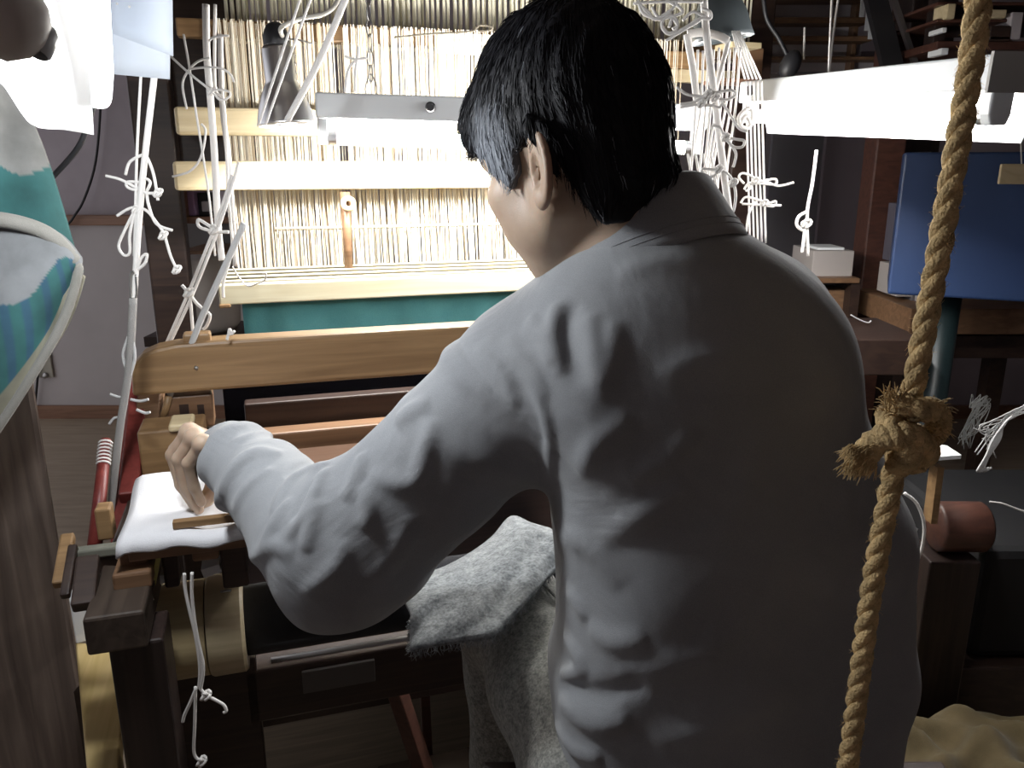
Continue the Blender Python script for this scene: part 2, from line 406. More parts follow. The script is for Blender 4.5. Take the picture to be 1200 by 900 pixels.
# cables in front of the left wall
mb = MB(); mb.tube(smooth_path([at(118, 90, 1.3), at(106, 135, 1.3), at(92, 172, 1.3), at(62, 207, 1.3), at(40, 230, 1.3), at(10, 240, 1.3)]), .0045, 8)
tag(mb.build('power_cable', M['black'], smooth=True), 'thick black cable sagging in front of the left wall', 'cable')
mb = MB(); mb.tube(smooth_path([at(118, 60, 4.06), at(118, 120, 4.06), at(112, 190, 4.06), at(98, 235, 4.04), at(84, 258, 4.02), at(60, 300, 4.03), at(40, 486, 4.06)]), .006, 6)
tag(mb.build('power_cable', M['black'], smooth=True), 'thin black cable hanging over the wooden sill at left', 'cable')
mb = MB(); q = at(51, 428, YB-.03); mb.box(q, (.09, .012, .13)); root = tag(mb.build('wall_plate', plain('beige_plate', (.42, .39, .32), .5), bevel=.004), 'beige plate screwed to the grey wall behind the dark post', 'plate')
mb = MB(); mb.ball(at(53, 440, YB-.042), .016, 14, 8, (1, .5, 1)); mb.build('bolt_head', M['steel'], root, smooth=True)

# ---------------------------------------------------------------- loom
M['black_cloth'] = cloth('dark_woven_cloth', (.008, .008, .011), (.02, .02, .025))
loom = empty('hand_loom', lp(.3, .6, 0), 'large old wooden hand loom with dark posts and pale shafts filling the background', 'loom')
def pbox(mb, x0, x1, y0, y1, v, dep):
    xm, ym = (x0+x1)/2, (y0+y1)/2
    u0, _ = uz(x0, ym, v); u1, _ = uz(x1, ym, v); _, za = uz(xm, y0, v); _, zb = uz(xm, y1, v)
    return mb.lbox(u0, u1, v, v+dep, zb, za)
def ppart(name, mat, x0, x1, y0, y1, v, dep, parent=loom, bevel=.004):
    return pbox(MB(), x0, x1, y0, y1, v, dep).build(name, M[mat] if isinstance(mat, str) else mat, parent, bevel=bevel)
# posts (they stand on the floor)
def post(x0, x1, v, dep, ytop=None, mat='dark', ym=230):
    u0, _ = uz(x0, ym, v); u1, _ = uz(x1, ym, v); zt = ZC-.1 if ytop is None else uz((x0+x1)/2, ytop, v)[1]
    return MB().lbox(u0, u1, v, v+dep, 0, zt).build('loom_post', M[mat], loom, bevel=.006)
post(164, 212, 1.30, .11)
post(866, 906, 1.28, .10, ym=60, mat='dark')
# horizontal head beam and thread sheets
u0, _ = uz(206, 30, 1.18); u1, _ = uz(875, 40, 1.18)
zb_, zt_ = uz(206, 42, 1.18)[1], uz(206, 20, 1.18)[1]
MB().lbox(u0, u1, 1.18, 1.23, zb_, zt_).build('head_beam', M['honey'], loom, bevel=.004)
ZS = uz(330, 310, .98)[1]                                  # where the threads meet the shafts
mb = MB(); mb2 = MB(); uL, uR = uz(266, 180, 1.12)[0], uz(790, 180, 1.12)[0]
gap = uz(403, 180, 1.12)[0]
for k in range(5):
    v = 1.10+.028*k; n = 150
    for i in range(n):
        u = uL+(uR-uL)*(i+random.random()*.8)/n+.004*k
        if abs(u-gap) < .011 and k < 4: continue
        r = random.choice((.0011, .0014, .0018, .0022))
        (mb if random.random() < .62 else mb2).tube([lp(u+random.uniform(-.003, .003), v, zt_-.01), lp(u+random.uniform(-.002, .002), v, ZS+.16), lp(u+random.uniform(-.004, .004), v-.03, ZS-.03)], r, 4, caps=False)
t1 = mb.build('harness_threads', plain('harness_cotton_cream', (.80, .74, .62), .9), loom); t1['kind'] = 'stuff'
t2 = mb2.build('harness_threads', plain('harness_cotton_tan', (.60, .49, .35), .9), loom); t2['kind'] = 'stuff'
mb = MB(); uL2, uR2 = uz(262, 20, 1.30)[0], uz(880, 20, 1.30)[0]
for k in range(2):
    for i in range(95):
        u = uL2+(uR2-uL2)*(i+random.random()*.5)/95+.006*k; mb.tube([lp(u, 1.28+.03*k, 2.25), lp(u+random.uniform(-.004, .004), 1.28+.03*k, zt_-.04)], .0042, 5, caps=False)
t3 = mb.build('upper_threads', plain('harness_olive', (.80, .76, .60), .9), loom); t3['kind'] = 'stuff'
# pale shaft bars at the left, running behind the lamp
ppart('heddle_bar', 'pale', 205, 596, 128, 160, 1.04, .022, bevel=.008)
ppart('heddle_bar', 'pale', 203, 600, 189, 222, 1.00, .022, bevel=.008)
u_a, u_b = uz(204, 120, 1.55)[0], uz(300, 120, 1.55)[0]; MB().lbox(u_a, u_b, 1.55, 1.57, uz(240, 224, 1.55)[1], uz(240, -20, 1.55)[1]).build('back_board', M['dark'], loom)  # dark board added to darken the view between the beams
# brown stick with a round white knob
a = uz(405, 240, .98); b = uz(405, 312, .98)
mb = MB(); mb.tube([lp(a[0], .98, b[1]-.01), lp(a[0], .98, a[1]+.03)], [.010, .012], 10); st = mb.build('lever_stick', M['midbrown'], loom, smooth=True)
mb = MB(); mb.lathe([(.007, 0), (.012, 0), (.018, .004), (.018, .014), (.012, .018), (.007, .018), (.007, 0)], lp(a[0]+.004, .965, a[1]+.004), -V, 20); mb.build('stick_knob', M['pale'], loom, smooth=True)
mb = MB(); p, q = uz(322, 268, 1.08), uz(640, 268, 1.08); mb.tube([lp(p[0], 1.08, p[1]), lp(q[0], 1.08, p[1])], .0035, 6); mb.build('lease_rod', M['ccord'], loom, smooth=True)
# bundle of slats over the teal cloth
u0 = uz(256, 340, .80)[0]; zf0, zf1 = uz(256, 358, .80)[1], uz(256, 334, .80)[1]; u1 = uz(770, 330, .80)[0]
MB().lbox(u0, u1, .80, .822, zf0, zf1).build('front_slat', M['slat'], loom, bevel=.003)
for k in range(4):
    vv = .850+.056*k; MB().lbox(u0-.002*k, u1, vv, vv+.020, zf0+.004, zf1+.001+.0015*k).build('shaft_slat', M['slat'], loom, bevel=.003)
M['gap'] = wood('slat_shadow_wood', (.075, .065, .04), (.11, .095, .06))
for k in range(4): MB().lbox(u0+.004, u1, .823+.056*k if k == 0 else .814+.056*k+.0265, .849+.056*k, zf0+.004, zf1-.0004+.0015*k).build('gap_shade_board', M['gap'], loom)  # dark boards fill the gaps; shade between the slats put into their colour
MB().lbox(u0-.002, u0+.022, .797, 1.02, zf0-.006, zf0+.002).build('slat_rest', M['honey'], loom, bevel=.002)
# batten beam with its rounded left end
bat = empty('batten', lp(.5, .45, .9), 'long honey brown batten beam with rounded left end across the front of the loom', 'batten')
vb = .42
ol = [(155, 465), (154, 440), (157, 426), (166, 416), (182, 409), (205, 404), (262, 399)]
pts = []
for x, y in ol:
    u, z = uz(x, y, vb); pts.append(lp(u, vb, z))
ua, za = uz(262, 399, vb); ub = uz(800, 400, vb)[0]; zbot = uz(155, 465, vb)[1]
pts = [lp(uz(155, 465, vb)[0], vb, zbot)]+pts[1:]+[lp(ub, vb, za), lp(ub, vb, zbot)]
batten = MB().prism(pts, V*.055).build('beam', M['honey'], bat, bevel=.006)
ppart('batten_block', 'honey', 214, 247, 391, 404, vb+.01, .03, parent=bat)
ppart('batten_block', 'midbrown', 195, 250, 463, 502, vb+.02, .05, parent=bat)
ppart('batten_slot', 'dark', 211, 222, 474, 497, vb+.019, .01, bevel=0, parent=bat)
ppart('batten_slot', 'dark', 232, 240, 474, 497, vb+.019, .01, bevel=0, parent=bat)
mb = MB(); q = uz(230, 431, vb); mb.ball(lp(q[0], vb-.001, q[1]), .004, 10, 6); mb.build('nail_head', M['steel'], bat, smooth=True)
ppart('loom_block', 'honey', 163, 241, 503, 558, .34, .08)
ppart('loom_block', 'pale', 197, 226, 497, 506, .33, .06)
# dark things below the batten
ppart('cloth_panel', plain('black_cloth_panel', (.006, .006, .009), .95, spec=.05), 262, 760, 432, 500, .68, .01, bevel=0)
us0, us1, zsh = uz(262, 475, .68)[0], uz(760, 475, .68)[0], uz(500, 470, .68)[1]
MB().lbox(us0, us1, .70, 1.26, zsh, zsh+.006).build('light_block_sheet', M['black_cloth'], loom)  # hidden sheet added to keep the tube's light off the floor
ppart('lower_rail', 'dark', 286, 760, 455, 497, .62, .04)
ppart('lower_rail', 'midbrown', 240, 760, 492, 532, .55, .05, bevel=.004)
ppart('breast_beam', 'pink', 262, 720, 531, 560, .30, .09)
# red frame parts at the left
def pbar(name, mat, x0, y0, v0, x1, y1, v1, wd, ht, parent=loom):
    return MB().bar(atv(x0, y0, v0), atv(x1, y1, v1), wd, ht).build(name, M[mat] if isinstance(mat, str) else mat, parent, bevel=.003)
M['red'] = wood('red_lacquered_wood', (.13, .018, .015), (.21, .038, .03), axis=(0, math.pi/2, 0))
pbar('red_strut', 'red', 152, 470, .52, 139, 660, .22, .024, .024)
pbar('red_strut', 'red', 166, 440, .55, 152, 585, .30, .03, .03)
pbar('red_strut', 'midbrown', 178, 455, .50, 172, 520, .42, .04, .03)
mb = MB(); a, b = atv(124, 516, .30), atv(111, 640, .16); mb.tube([a, b], [.0085, .0105], 12); rr = mb.build('red_rod', M['red'], loom, smooth=True)
for k in range(7):
    q = a.lerp(b, .03+.035*k); d = (b-a).normalized(); mb = MB()
    pts = [q+(d.orthogonal().normalized()*math.cos(t*.7)+d.cross(d.orthogonal().normalized())*math.sin(t*.7))*.0095 for t in range(10)]
    mb.tube(pts, .0018, 5); mb.build('string_winding', M['cord'], rr, smooth=True)
ppart('wooden_peg', 'honey', 112, 131, 597, 634, .10, .03, bevel=.003)
M['sidewood'] = wood('side_beam_wood', (.035, .024, .019), (.075, .055, .042), axis=(0, 0, YAW+math.pi/2))
# left side beam and its blocks
zb0 = uz(134, 765, -.07)[1]; zb1 = uz(134, 721, -.07)[1]; u0 = uz(98, 742, -.07)[0]; u1 = uz(172, 742, -.07)[0]
MB().lbox(u0, u1, -.07, .62, zb0, zb1).build('side_beam', M['sidewood'], loom, bevel=.004)
MB().lbox(u0+.02, u1+.015, -.055, .02, 0, zb0).build('loom_post', M['darkpost'], loom, bevel=.004)
ppart('side_block', 'midbrown', 131, 178, 672, 692, -.005, .06)
ppart('side_block', 'midbrown', 140, 172, 642, 675, .02, .05)
ppart('side_block', 'dark', 130, 180, 692, 711, .0, .07)
pbar('side_rail', plain('grey_green_paint', (.22, .22, .18), .6), 80, 650, .10, 152, 641, .06, .02, .014)
pbar('side_rail', 'dark', 84, 664, .10, 175, 652, .06, .02, .024)
pbar('side_bracket', 'dark', 104, 655, .05, 98, 712, -.02, .028, .018)
pbar('side_bracket', 'dark', 86, 640, .09, 76, 700, .02, .012, .012)
pbar('tan_stick', 'honey', 80, 628, .12, 70, 686, .04, .018, .014)
# supports under the pad and the cloth roller
ppart('pad_support', 'dark', 190, 208, 638, 690, .03, .03)
ppart('pad_support', 'dark', 259, 290, 640, 690, .03, .05)
ppart('pad_support', 'midbrown', 224, 256, 636, 658, .02, .04)
c0, c1, c2 = atv(181, 735, .11), atv(246, 735, .11), atv(289, 735, .11)
zc = atv(232, 735, .11).z
uc0, uc1, uc2 = [(p-O).dot(U) for p in (c0, c1, c2)]
roller = empty('cloth_roller', lp(uc0, .11, zc-.08), 'round brown wooden roller drum under the white pad at left', 'roller')
mb = MB(); mb.lathe([(0, 0), (.06, 0), (.068, .006), (.070, .012), (.070, uc1-uc0-.002), (.0, uc1-uc0-.002)], lp(uc0, .11, zc), U, 48); mb.build('drum', wood('drum_wood', (.34, .26, .14), (.52, .41, .23)), roller, smooth=False)
for o in roller.children: o.data.polygons.foreach_set('use_smooth', [True]*len(o.data.polygons)); o.modifiers.new('es', 'EDGE_SPLIT').split_angle = .6
mb = MB(); mb.lathe([(0, 0), (.071, 0), (.0735, .004), (.0735, uc2-uc1-.004), (.070, uc2-uc1), (0, uc2-uc1)], lp(uc1, .11, zc), U, 48); dm = mb.build('drum_rim', wood('drum_rim_wood', (.38, .31, .19), (.56, .46, .30)), roller, smooth=True); dm.modifiers.new('es', 'EDGE_SPLIT').split_angle = .6
mb = MB(); mb.tube([lp(uc2, .11, zc), lp(uc2+.95, .11, zc)], .052, 28); mb.build('rolled_cloth', cloth('black_cloth', (.008, .008, .011), (.02, .02, .025)), roller, smooth=True)
mb = MB(); q = atv(262, 693, .035); mb.tube([q+U*-.004, q+U*.01], .0018, 6); mb.build('nail', M['steel'], roller, smooth=True)
# lower front rails on the right of the drum
ppart('front_rail', 'midbrown', 316, 520, 732, 768, .26, .04)
mb = MB(); a, b = uz(318, 776, .22), uz(540, 776, .22); mb.tube([lp(a[0], .22, a[1]), lp(b[0]+.4, .22, a[1])], .008, 10); mb.build('iron_rod', M['steel'], loom, smooth=True)
zz0, zz1 = uz(300, 848, .20)[1], uz(300, 786, .20)[1]; ux = uz(288, 815, .20)[0]
MB().lbox(ux, ux+1.2, .20, .25, zz0, zz1).build('front_board', M['dark'], loom, bevel=.004)
ppart('board_plate', plain('grey_brown_tin', (.09, .08, .075), .5), 354, 440, 781, 806, .193, .007, bevel=.001)
pbar('treadle_strut', 'redwood', 452, 770, .33, 497, 905, .28, .03, .03)
pbar('treadle_strut', 'redwood', 497, 800, .40, 502, 905, .38, .02, .02)
M['treadle'] = plain('worn_dark_board', (.05, .035, .025), .9, spec=.1)
foot = empty('foot_rest', lp(.72, .15, 0), 'low dark foot board under the loom where the man rests his feet', 'foot rest')
MB().lbox(.35, 1.1, -.05, .35, .10, .125).build('foot_board', M['treadle'], foot, bevel=.003)
for ux in (.35, 1.05): MB().lbox(ux, ux+.05, -.05, .35, 0, .10).build('rest_block', M['dark'], foot)
# dark board added to blacken the space under the drum
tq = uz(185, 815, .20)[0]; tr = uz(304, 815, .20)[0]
MB().lbox(tq, tr, .20, .23, .0, uz(240, 780, .20)[1]).build('added_dark_board', M['dark'], loom, bevel=.003)
MB().lbox(.02, .95, .36, 1.28, 0.0, .03).build('floor_shade_board', wood('floor_shade_wood', (.16, .12, .08), (.26, .20, .135)), loom, bevel=.003)  # added darker board, its colour stands in for shade on the floor
MB().lbox(.04, 1.02, .32, 1.25, .285, .305).build('light_block_panel', M['dark'], loom, bevel=.003)  # unseen board added to block lamp light under the loom

# ---------------------------------------------------------------- cloths and small things on the loom
M['tealcloth'] = cloth('teal_cloth', (.085, .28, .30), (.115, .35, .365), scale=500, mottled=12)
ut0 = uz(285, 370, .86)[0]; ut1 = uz(770, 360, .86)[0]; zt0 = uz(285, 400, .86)[1]-.05
P = []
for i in range(6):
    row = []
    for j in range(50):
        u = ut0+(ut1-ut0)*j/49; z = zf0+.01+(zt0-zf0-.01)*i/5
        row.append(lp(u, .845+.004*math.sin(j*.9)+.003*math.sin(j*2.3+1), z))
    P.append(row)
tag(MB().grid(P).build('teal_cloth', M['tealcloth'], None, smooth=True, solid=.003), 'plain teal cloth hanging flat below the pale slats of the loom', 'cloth')
ZT = uz(285, 391, .845)[1]

# white pad on the cloth board
zp = .83; uP = .235; vP = .235
root = empty('work_board', lp(.12, .12, zp-.02), 'small wooden board at the loom front carrying the white cloth pad', 'board')
MB().lbox(.012, .30, .006, vP-.01, zp-.028, zp-.012).build('board', M['midbrown'], root, bevel=.002)
P = []; nI, nJ = 26, 26
for i in range(nI):
    row = []
    for j in range(nJ):
        s, t = j/(nJ-1), i/(nI-1); u = uP*s; v = -.004+(vP+.004)*t
        e = min(1, t/.10); z = zp-.012+.014*math.sqrt(max(0, 1-(1-e)**2))
        z += .0025*math.sin(9*s+3*t)*(1-t)+.002*math.sin(23*s)*max(0, .25-t)*4+.0015*math.sin(7*t+5*s)
        edge = min(s, 1-s)/.025
        if edge < 1: z -= .004*(1-edge)**2
        if s < .28 and t < .2: z -= .004*math.sin(math.pi*s/.28)*(1-t/.2)
        row.append(lp(u+.004*math.sin(5*t), v+.004*math.sin(11*s), z))
    P.append(row)
pad = tag(MB().grid(P).build('white_pad', cloth('white_cotton', (.70, .70, .73), (.76, .76, .79), scale=700, fold=.05), None, smooth=True, solid=.006), 'folded white cotton pad under the weaver\'s left hand', 'cloth')
a = atz(203, 617, zp+.010); b = a+U*.15
tag(MB().bar(a+Z*.003, b+Z*.003, .012, .010).build('wooden_ruler', M['honey'], None, bevel=.001), 'short flat brown wooden stick lying on the white pad', 'stick')
# white scraps below the pad
tag(MB().bar(atv(184, 676, .09), atv(205, 668, .09), .03, .012).build('paper_scrap', M['paper']), 'white paper scrap tucked on the drum at its left edge', 'paper')
tag(MB().bar(atv(238, 667, .07), atv(259, 660, .07), .03, .013).build('paper_scrap', M['paper']), 'folded white paper wedged under the brown support block', 'paper')
tag(MB().bar(atv(180, 684, .03), atv(187, 646, .03), .008, .006).build('yellow_tape', plain('yellow_tape', (.5, .45, .15), .6)), 'pale yellow strip hanging beside the dark pad support', 'strip')

# plank at the lower left
zq = .52
c = [atz(88, 752, zq), atz(145, 758, zq), atz(132, 930, zq), atz(104, 930, zq)]
root = empty('plank_bench', (c[0]+c[2])/2-Z*zq, 'yellow plank bench at lower left reaching past the dark post', 'bench')
MB().prism([c[0], c[1], atz(138, 940, zq), atz(105, 940, zq)], -Z*.035).build('plank', M['yellow'], root, bevel=.003)
for q in (c[1]-U*.045-V*.04, c[1]-U*.045-V*.32):
    MB().box((q.x, q.y, (zq-.035)/2), (.04, .04, zq-.035)).build('leg', M['dark'], root)
tag(MB().bar(atz(101, 752, zq)+Z*.0405, atz(99, 738, zq)+Z*.0405, .03, .08).build('white_box', M['paper'], None, bevel=.002), 'small white carton standing on the yellow plank bench', 'carton')

# ---------------------------------------------------------------- cords
def jig(pts, amp):
    return [p+Vector((random.uniform(-amp, amp), random.uniform(-amp, amp), random.uniform(-amp, amp))) for p in pts]
def px(pts, Y):
    out = []
    for i, q in enumerate(pts):
        out.append(at(q[0], q[1], q[2] if len(q) > 2 else Y))
    return out
def cord(label, paths, Y, r=.0022, mat='cord', knots=(), group=None, name='cotton_cord', thick=None, cat='cord'):
    mb = MB()
    for i, p in enumerate(paths):
        rr = thick[i] if thick else r
        mb.tube(smooth_path(px(p, Y), 7), rr, 7)
    o = tag(mb.build(name, M[mat], None, smooth=True), label, cat, group)
    for k in knots:
        mb = MB(); c = at(k[0], k[1], k[2] if len(k) > 2 else Y); n = 26; kr = r*2.0
        pts = [c+Vector((kr*(1.0+.5*math.cos(3*t))*math.cos(2*t), kr*.9*math.sin(3*t), kr*1.2*math.sin(2*t+.5))) for t in [2*math.pi*i/n for i in range(n+1)]]
        mb.tube(pts, r*.95, 6); mb.build('knot', M[mat], o, smooth=True)
    return o
# left pair in front of the dark post
cord('thin white cord straight down from the punched cards to a steel hook', [[(166, 70), (160, 190), (157, 330)]], 1.22, .0020)
cord('thick white doubled cord falling from the cards, tied in bows, left of the dark post',
     [[(184, 60), (180, 95), (168, 200), (160, 300), (153, 420)], [(181, 95), (162, 240), (158, 300)],
      [(124, 206), (140, 210), (158, 219), (172, 226), (187, 226)], [(147, 205), (152, 190), (166, 182), (172, 184), (180, 205), (185, 235)],
      [(166, 214), (150, 213), (149, 219), (160, 222), (170, 210), (176, 214), (172, 224)],
      [(137, 253), (150, 245), (160, 243), (172, 247), (183, 260), (192, 274), (200, 300), (208, 317)], [(172, 226), (174, 240), (183, 262), (202, 270)],
      [(158, 246), (146, 270), (139, 288), (145, 299), (152, 296), (152, 275), (158, 248)], [(160, 316), (166, 302), (172, 298), (170, 308), (161, 316)]],
     1.22, .0022, knots=[(160, 245), (191, 276), (185, 226), (207, 316)], thick=[.0046, .0034]+[.0022]*7)
cord('grey wrapped rod of cord running from the hook down to the wooden peg at left', [[(156, 350), (151, 430), (140, 505), (128, 612)]], 1.20, .0060, mat='greyrod')
mb = MB(); mb.tube(smooth_path(px([(157, 318), (153, 322), (153, 345), (156, 352), (160, 345), (159, 322)], 1.21)), .0018, 6)
tag(mb.build('wire_hook', M['steel'], smooth=True), 'small steel hook joining the thin white cord to the grey rod', 'hook')
cord('grey string lashed round the grey rod, ends sticking out', [[(150, 395), (144, 415), (148, 432), (152, 424)], [(129, 462), (138, 465), (147, 466)], [(128, 497), (134, 490), (142, 489)], [(155, 395), (158, 420), (150, 447)], [(153, 468), (164, 470), (174, 468)], [(160, 480), (170, 484), (176, 483)]], 1.20, .0022, mat='gcord')
# cords between post and harness
cord('thick white cord hanging from the loom head past both pale bars', [[(241, 5), (242, 60), (246, 110), (251, 180), (255, 260), (260, 305)]], 1.48, .0062)
cord('thin white cord close right of the thick hanging one, by the threads', [[(252, 5), (252, 100), (262, 120), (266, 190), (268, 240), (272, 290), (262, 330), (262, 349)]], 1.50, .0028)
cord('broad white tape hanging at the left edge of the harness threads', [[(258, 40), (260, 120), (268, 190), (272, 250), (276, 312)]], 1.56, .0052)
cord('thin white cord with curled loose end in front of the upper pale bar',
     [[(215, 40), (222, 80), (231, 140), (239, 190), (246, 240), (252, 300)], [(202, 207), (222, 201), (235, 185), (241, 155), (236, 145)], [(219, 128), (214, 100), (220, 84), (232, 72), (246, 68)]], 1.46, .0020)
cord('slanting white cord with a looped bow tied to the hanging cord near the upper left',
     [[(199, 65), (222, 86), (247, 106), (258, 117), (268, 114), (269, 108), (258, 105), (248, 107)], [(222, 81), (240, 79), (258, 80), (270, 87), (274, 96)], [(245, 48), (250, 44), (262, 42), (268, 42)]], 1.45, .0020, knots=[(247, 107)])
cord('doubled grey-white cord running down left to the batten end, tied with a bow',
     [[(272, 205), (252, 265), (222, 340), (195, 402)], [(280, 190), (255, 270), (226, 344), (199, 402)], [(250, 268), (236, 259), (232, 258), (234, 266), (250, 271), (268, 272)],
      [(213, 334), (221, 343), (230, 355), (240, 364), (246, 370), (242, 382), (238, 386)], [(222, 345), (224, 365), (226, 390)]], 1.44, .0030, knots=[(251, 269), (221, 343)])
cord('thick smooth white cord slanting over the batten beam down to a brown stick end', [[(286, 262), (262, 315), (237, 370), (216, 425), (198, 465)]], 1.37, .0056, mat='gcord')
tag(MB().tube(px([(198, 464), (194, 480), (188, 498)], 1.365), [.006, .0065, .005], 10).build('cord_toggle', M['honey'], None, smooth=True), 'brown stick end fixed to the thick slanting cord below the batten', 'stick')
cord('loose white thread curling over the pale slats', [[(272, 312), (280, 325), (290, 335), (302, 332), (310, 328), (312, 321), (308, 320)]], 1.60, .0016)
cord('small white string tie standing up on the batten beam', [[(268, 392), (269, 386), (272, 390), (275, 388)], [(266, 398), (268, 392), (273, 391)]], 1.36, .0026)
for i, (x0, x1, r) in enumerate(((358, 303, .0022), (371, 311, .0022))):
    cord(('left' if i == 0 else 'right')+' one of two thin parallel cords slanting across the silver lamp', [[(x0, -20), ((x0+x1)/2, 62), (x1, 146)]], 1.45, r)
cord('thick white cord slanting down right of the silver lamp', [[(412, -20), (376, 66), (336, 142)]], 1.44, .0058)
cord('white cord end tied at the lamp housing left of the chain', [[(420, 55), (418, 68), (408, 82), (404, 108)], [(430, 68), (416, 69), (404, 66)], [(418, 70), (416, 88), (416, 108)]], 1.44, .0022)
cord('thin cream line stretched along the head beam to a small tag', [[(462, 44), (500, 40), (540, 38), (556, 36)], [(556, 36), (562, 30), (574, 31), (576, 35), (560, 37)]], 1.75, .0020, mat='ccord')
mb = MB(); q0, q1 = atv(511, 50, 1.17), atv(620, 56, 1.17); mb.bar(q0, q1, .006, .052); lb = tag(mb.build('white_label_strip', M['paper']), 'white plastic strip fixed to the head beam just left of the weaver\'s hair', 'strip')
mb = MB(); mb.tube([atv(540, 47, 1.165), atv(540, 47, 1.16)], .004, 8); mb.build('rivet', M['steel'], lb)

# right group
NUM = ['first', 'second', 'third', 'fourth', 'fifth', 'sixth', 'seventh', 'eighth', 'last']
def rc(label, paths, Y, r, **k): return cord(label, paths, Y, r, **k)
mb = MB(); q = px([(806, 40), (822, 38), (842, 42), (853, 48)], 1.32); mb.tube(smooth_path(q), .0062, 8)
tag(mb.build('cord_yoke', M['cord'], smooth=True), 'white bar of cord bridging the two slanting cords right of the head', 'cord')
rc('thick white cord slanting from the yoke down its left side', [[(805, 40), (812, 80), (817, 120)]], 1.32, .0056)
rc('thick long white cord falling past the yoke to the weaver\'s shoulder', [[(824, -20), (828, 40), (837, 110), (848, 200), (858, 275)]], 1.30, .0058)
rc('thick cord slanting back from the right end of the white yoke', [[(854, 47), (848, 70), (840, 100), (836, 122)]], 1.32, .0040)
for i in range(9):
    x0 = 818+i*6.2; x1 = 806+i*5.4; 
    rc(NUM[i]+' of nine fine white cords fanned out right of the head, counted from the head', [[(x0, 55+random.random()*5), ((x0+x1)/2+3, 130), (x1+random.uniform(-4, 4), 205), (x1-4+random.uniform(-5, 5), 285)]], 1.38+.012*i, .0021, group='fine cords fanned out right of the head')
for i in range(5):
    x = 808+i*9; rc(NUM[i]+' of five fine crossing cords leaning right below the knots, counted from the head', [[(x-2, 180), (x+6, 225), (x+18, 290)]], 1.34+.01*i, .0020, group='crossing cords below the knots')
rc('tangle of white cord loops at the top right of the hair', [[(745, 2), (760, 14), (768, 22), (790, 8), (780, 0)], [(750, 5), (766, 22), (784, 20), (800, 14), (792, 4), (800, 0)], [(776, 30), (782, 38), (792, 36), (793, 24), (786, 18), (777, 24), (776, 32), (784, 40), (800, 34), (820, 22), (832, 22), (832, 14), (822, 10)], [(780, 48), (800, 36), (820, 24)], [(742, 4), (780, 2), (824, 2)], [(764, 8), (772, 20), (786, 14)], [(748, 0), (754, 16), (776, 24)], [(784, 32), (788, 22), (794, 30), (788, 34)], [(800, 24), (812, 14), (826, 20)]], 1.26, .0022)
rc('white bow of cord with wide loops in the middle of the right hand cords', [[(793, 102), (804, 110), (820, 113), (840, 112)], [(797, 122), (812, 120), (826, 112), (842, 108), (858, 106), (861, 112), (850, 117), (838, 113)], [(797, 126), (815, 123), (835, 124)], [(845, 118), (856, 135), (866, 150), (876, 154)], [(846, 122), (842, 126), (834, 122)]], 1.28, .0022, knots=[(830, 110), (826, 115), (838, 114), (822, 121)])
rc('second white bow lower down with a tail hanging at right', [[(834, 152), (836, 147), (844, 150), (850, 160), (862, 163), (872, 165), (870, 172), (860, 172), (851, 163)], [(851, 163), (862, 178), (861, 190), (859, 196)]], 1.28, .0022, knots=[(850, 161)])
rc('third white bow low against the weaver\'s shoulder', [[(822, 205), (824, 198), (838, 199), (844, 196), (836, 206), (826, 208), (822, 205)], [(844, 198), (854, 205), (860, 216), (862, 230), (860, 245), (856, 254)]], 1.27, .0022, knots=[(842, 198), (859, 214)])
for i in range(5):
    x = 874+i*4.6; rc(NUM[i]+' of five parallel straight white cords left of the right lamp, counted from the head', [[(858+i*2, 36), (x-1, 93)], [(x, 95), (x+1.5, 160), (x+5, 285)]], 1.50, .0017, group='five parallel cords left of the right lamp')
rc('white bow with a long tail across the five parallel cords', [[(872, 215), (866, 208), (870, 203), (880, 206), (890, 212), (908, 210), (908, 216), (890, 215), (876, 214)], [(890, 212), (900, 214), (912, 218), (930, 214)], [(872, 222), (876, 216), (880, 220), (874, 224)]], 1.49, .0021, knots=[(886, 212)])
rc('smaller white bow under the long tailed one on the parallel cords', [[(868, 238), (874, 231), (888, 234), (900, 238), (909, 236), (906, 242), (890, 240), (870, 239)], [(896, 240), (915, 241)], [(885, 236), (878, 250), (874, 275)]], 1.49, .0021, knots=[(896, 238)])
rc('dirty white cotton puff tied on the cords at the lamp end', [[(868, 147), (866, 138), (872, 130), (880, 128), (882, 140), (876, 150), (868, 147), (874, 136), (880, 146)]], 1.47, .0040)
rc('white cord hanging from the right lamp, doubled at its knot, by the shoulder', [[(957, 176), (952, 215), (946, 250), (947, 300)], [(946, 248), (936, 254), (934, 264), (942, 270), (947, 262)], [(944, 262), (942, 280), (940, 296)]], 1.75, .0034, knots=[(945, 262)])
rc('pair of thin white lines holding up the right lamp', [[(976, -20), (973, 40), (971, 92)], [(985, -20), (976, 45), (971, 92)]], 1.72, .0022)
rc('short thin white line beside the black plug', [[(943, 32), (942, 70)]], 2.4, .0030)
# bracket at the right end of the loom
root = empty('cord_bracket', atv(885, 110, 1.1), 'wooden bracket of small yellow plates spreading the cords at the right end', 'bracket')
ppart('bracket_plate', 'pale', 858, 893, 49, 56, 1.02, .09, parent=root, bevel=.002)
ppart('bracket_arm', 'honey', 782, 830, 60, 80, 1.10, .03, parent=root, bevel=.003)
ppart('bracket_arm', 'pale', 786, 868, 82, 97, 1.12, .03, parent=root, bevel=.003)
ppart('bracket_plate', 'trim', 846, 904, 92, 97, .98, .10, parent=root, bevel=.002)
ppart('bracket_upright', 'midbrown', 868, 894, 56, 94, 1.10, .03, parent=root, bevel=.002)
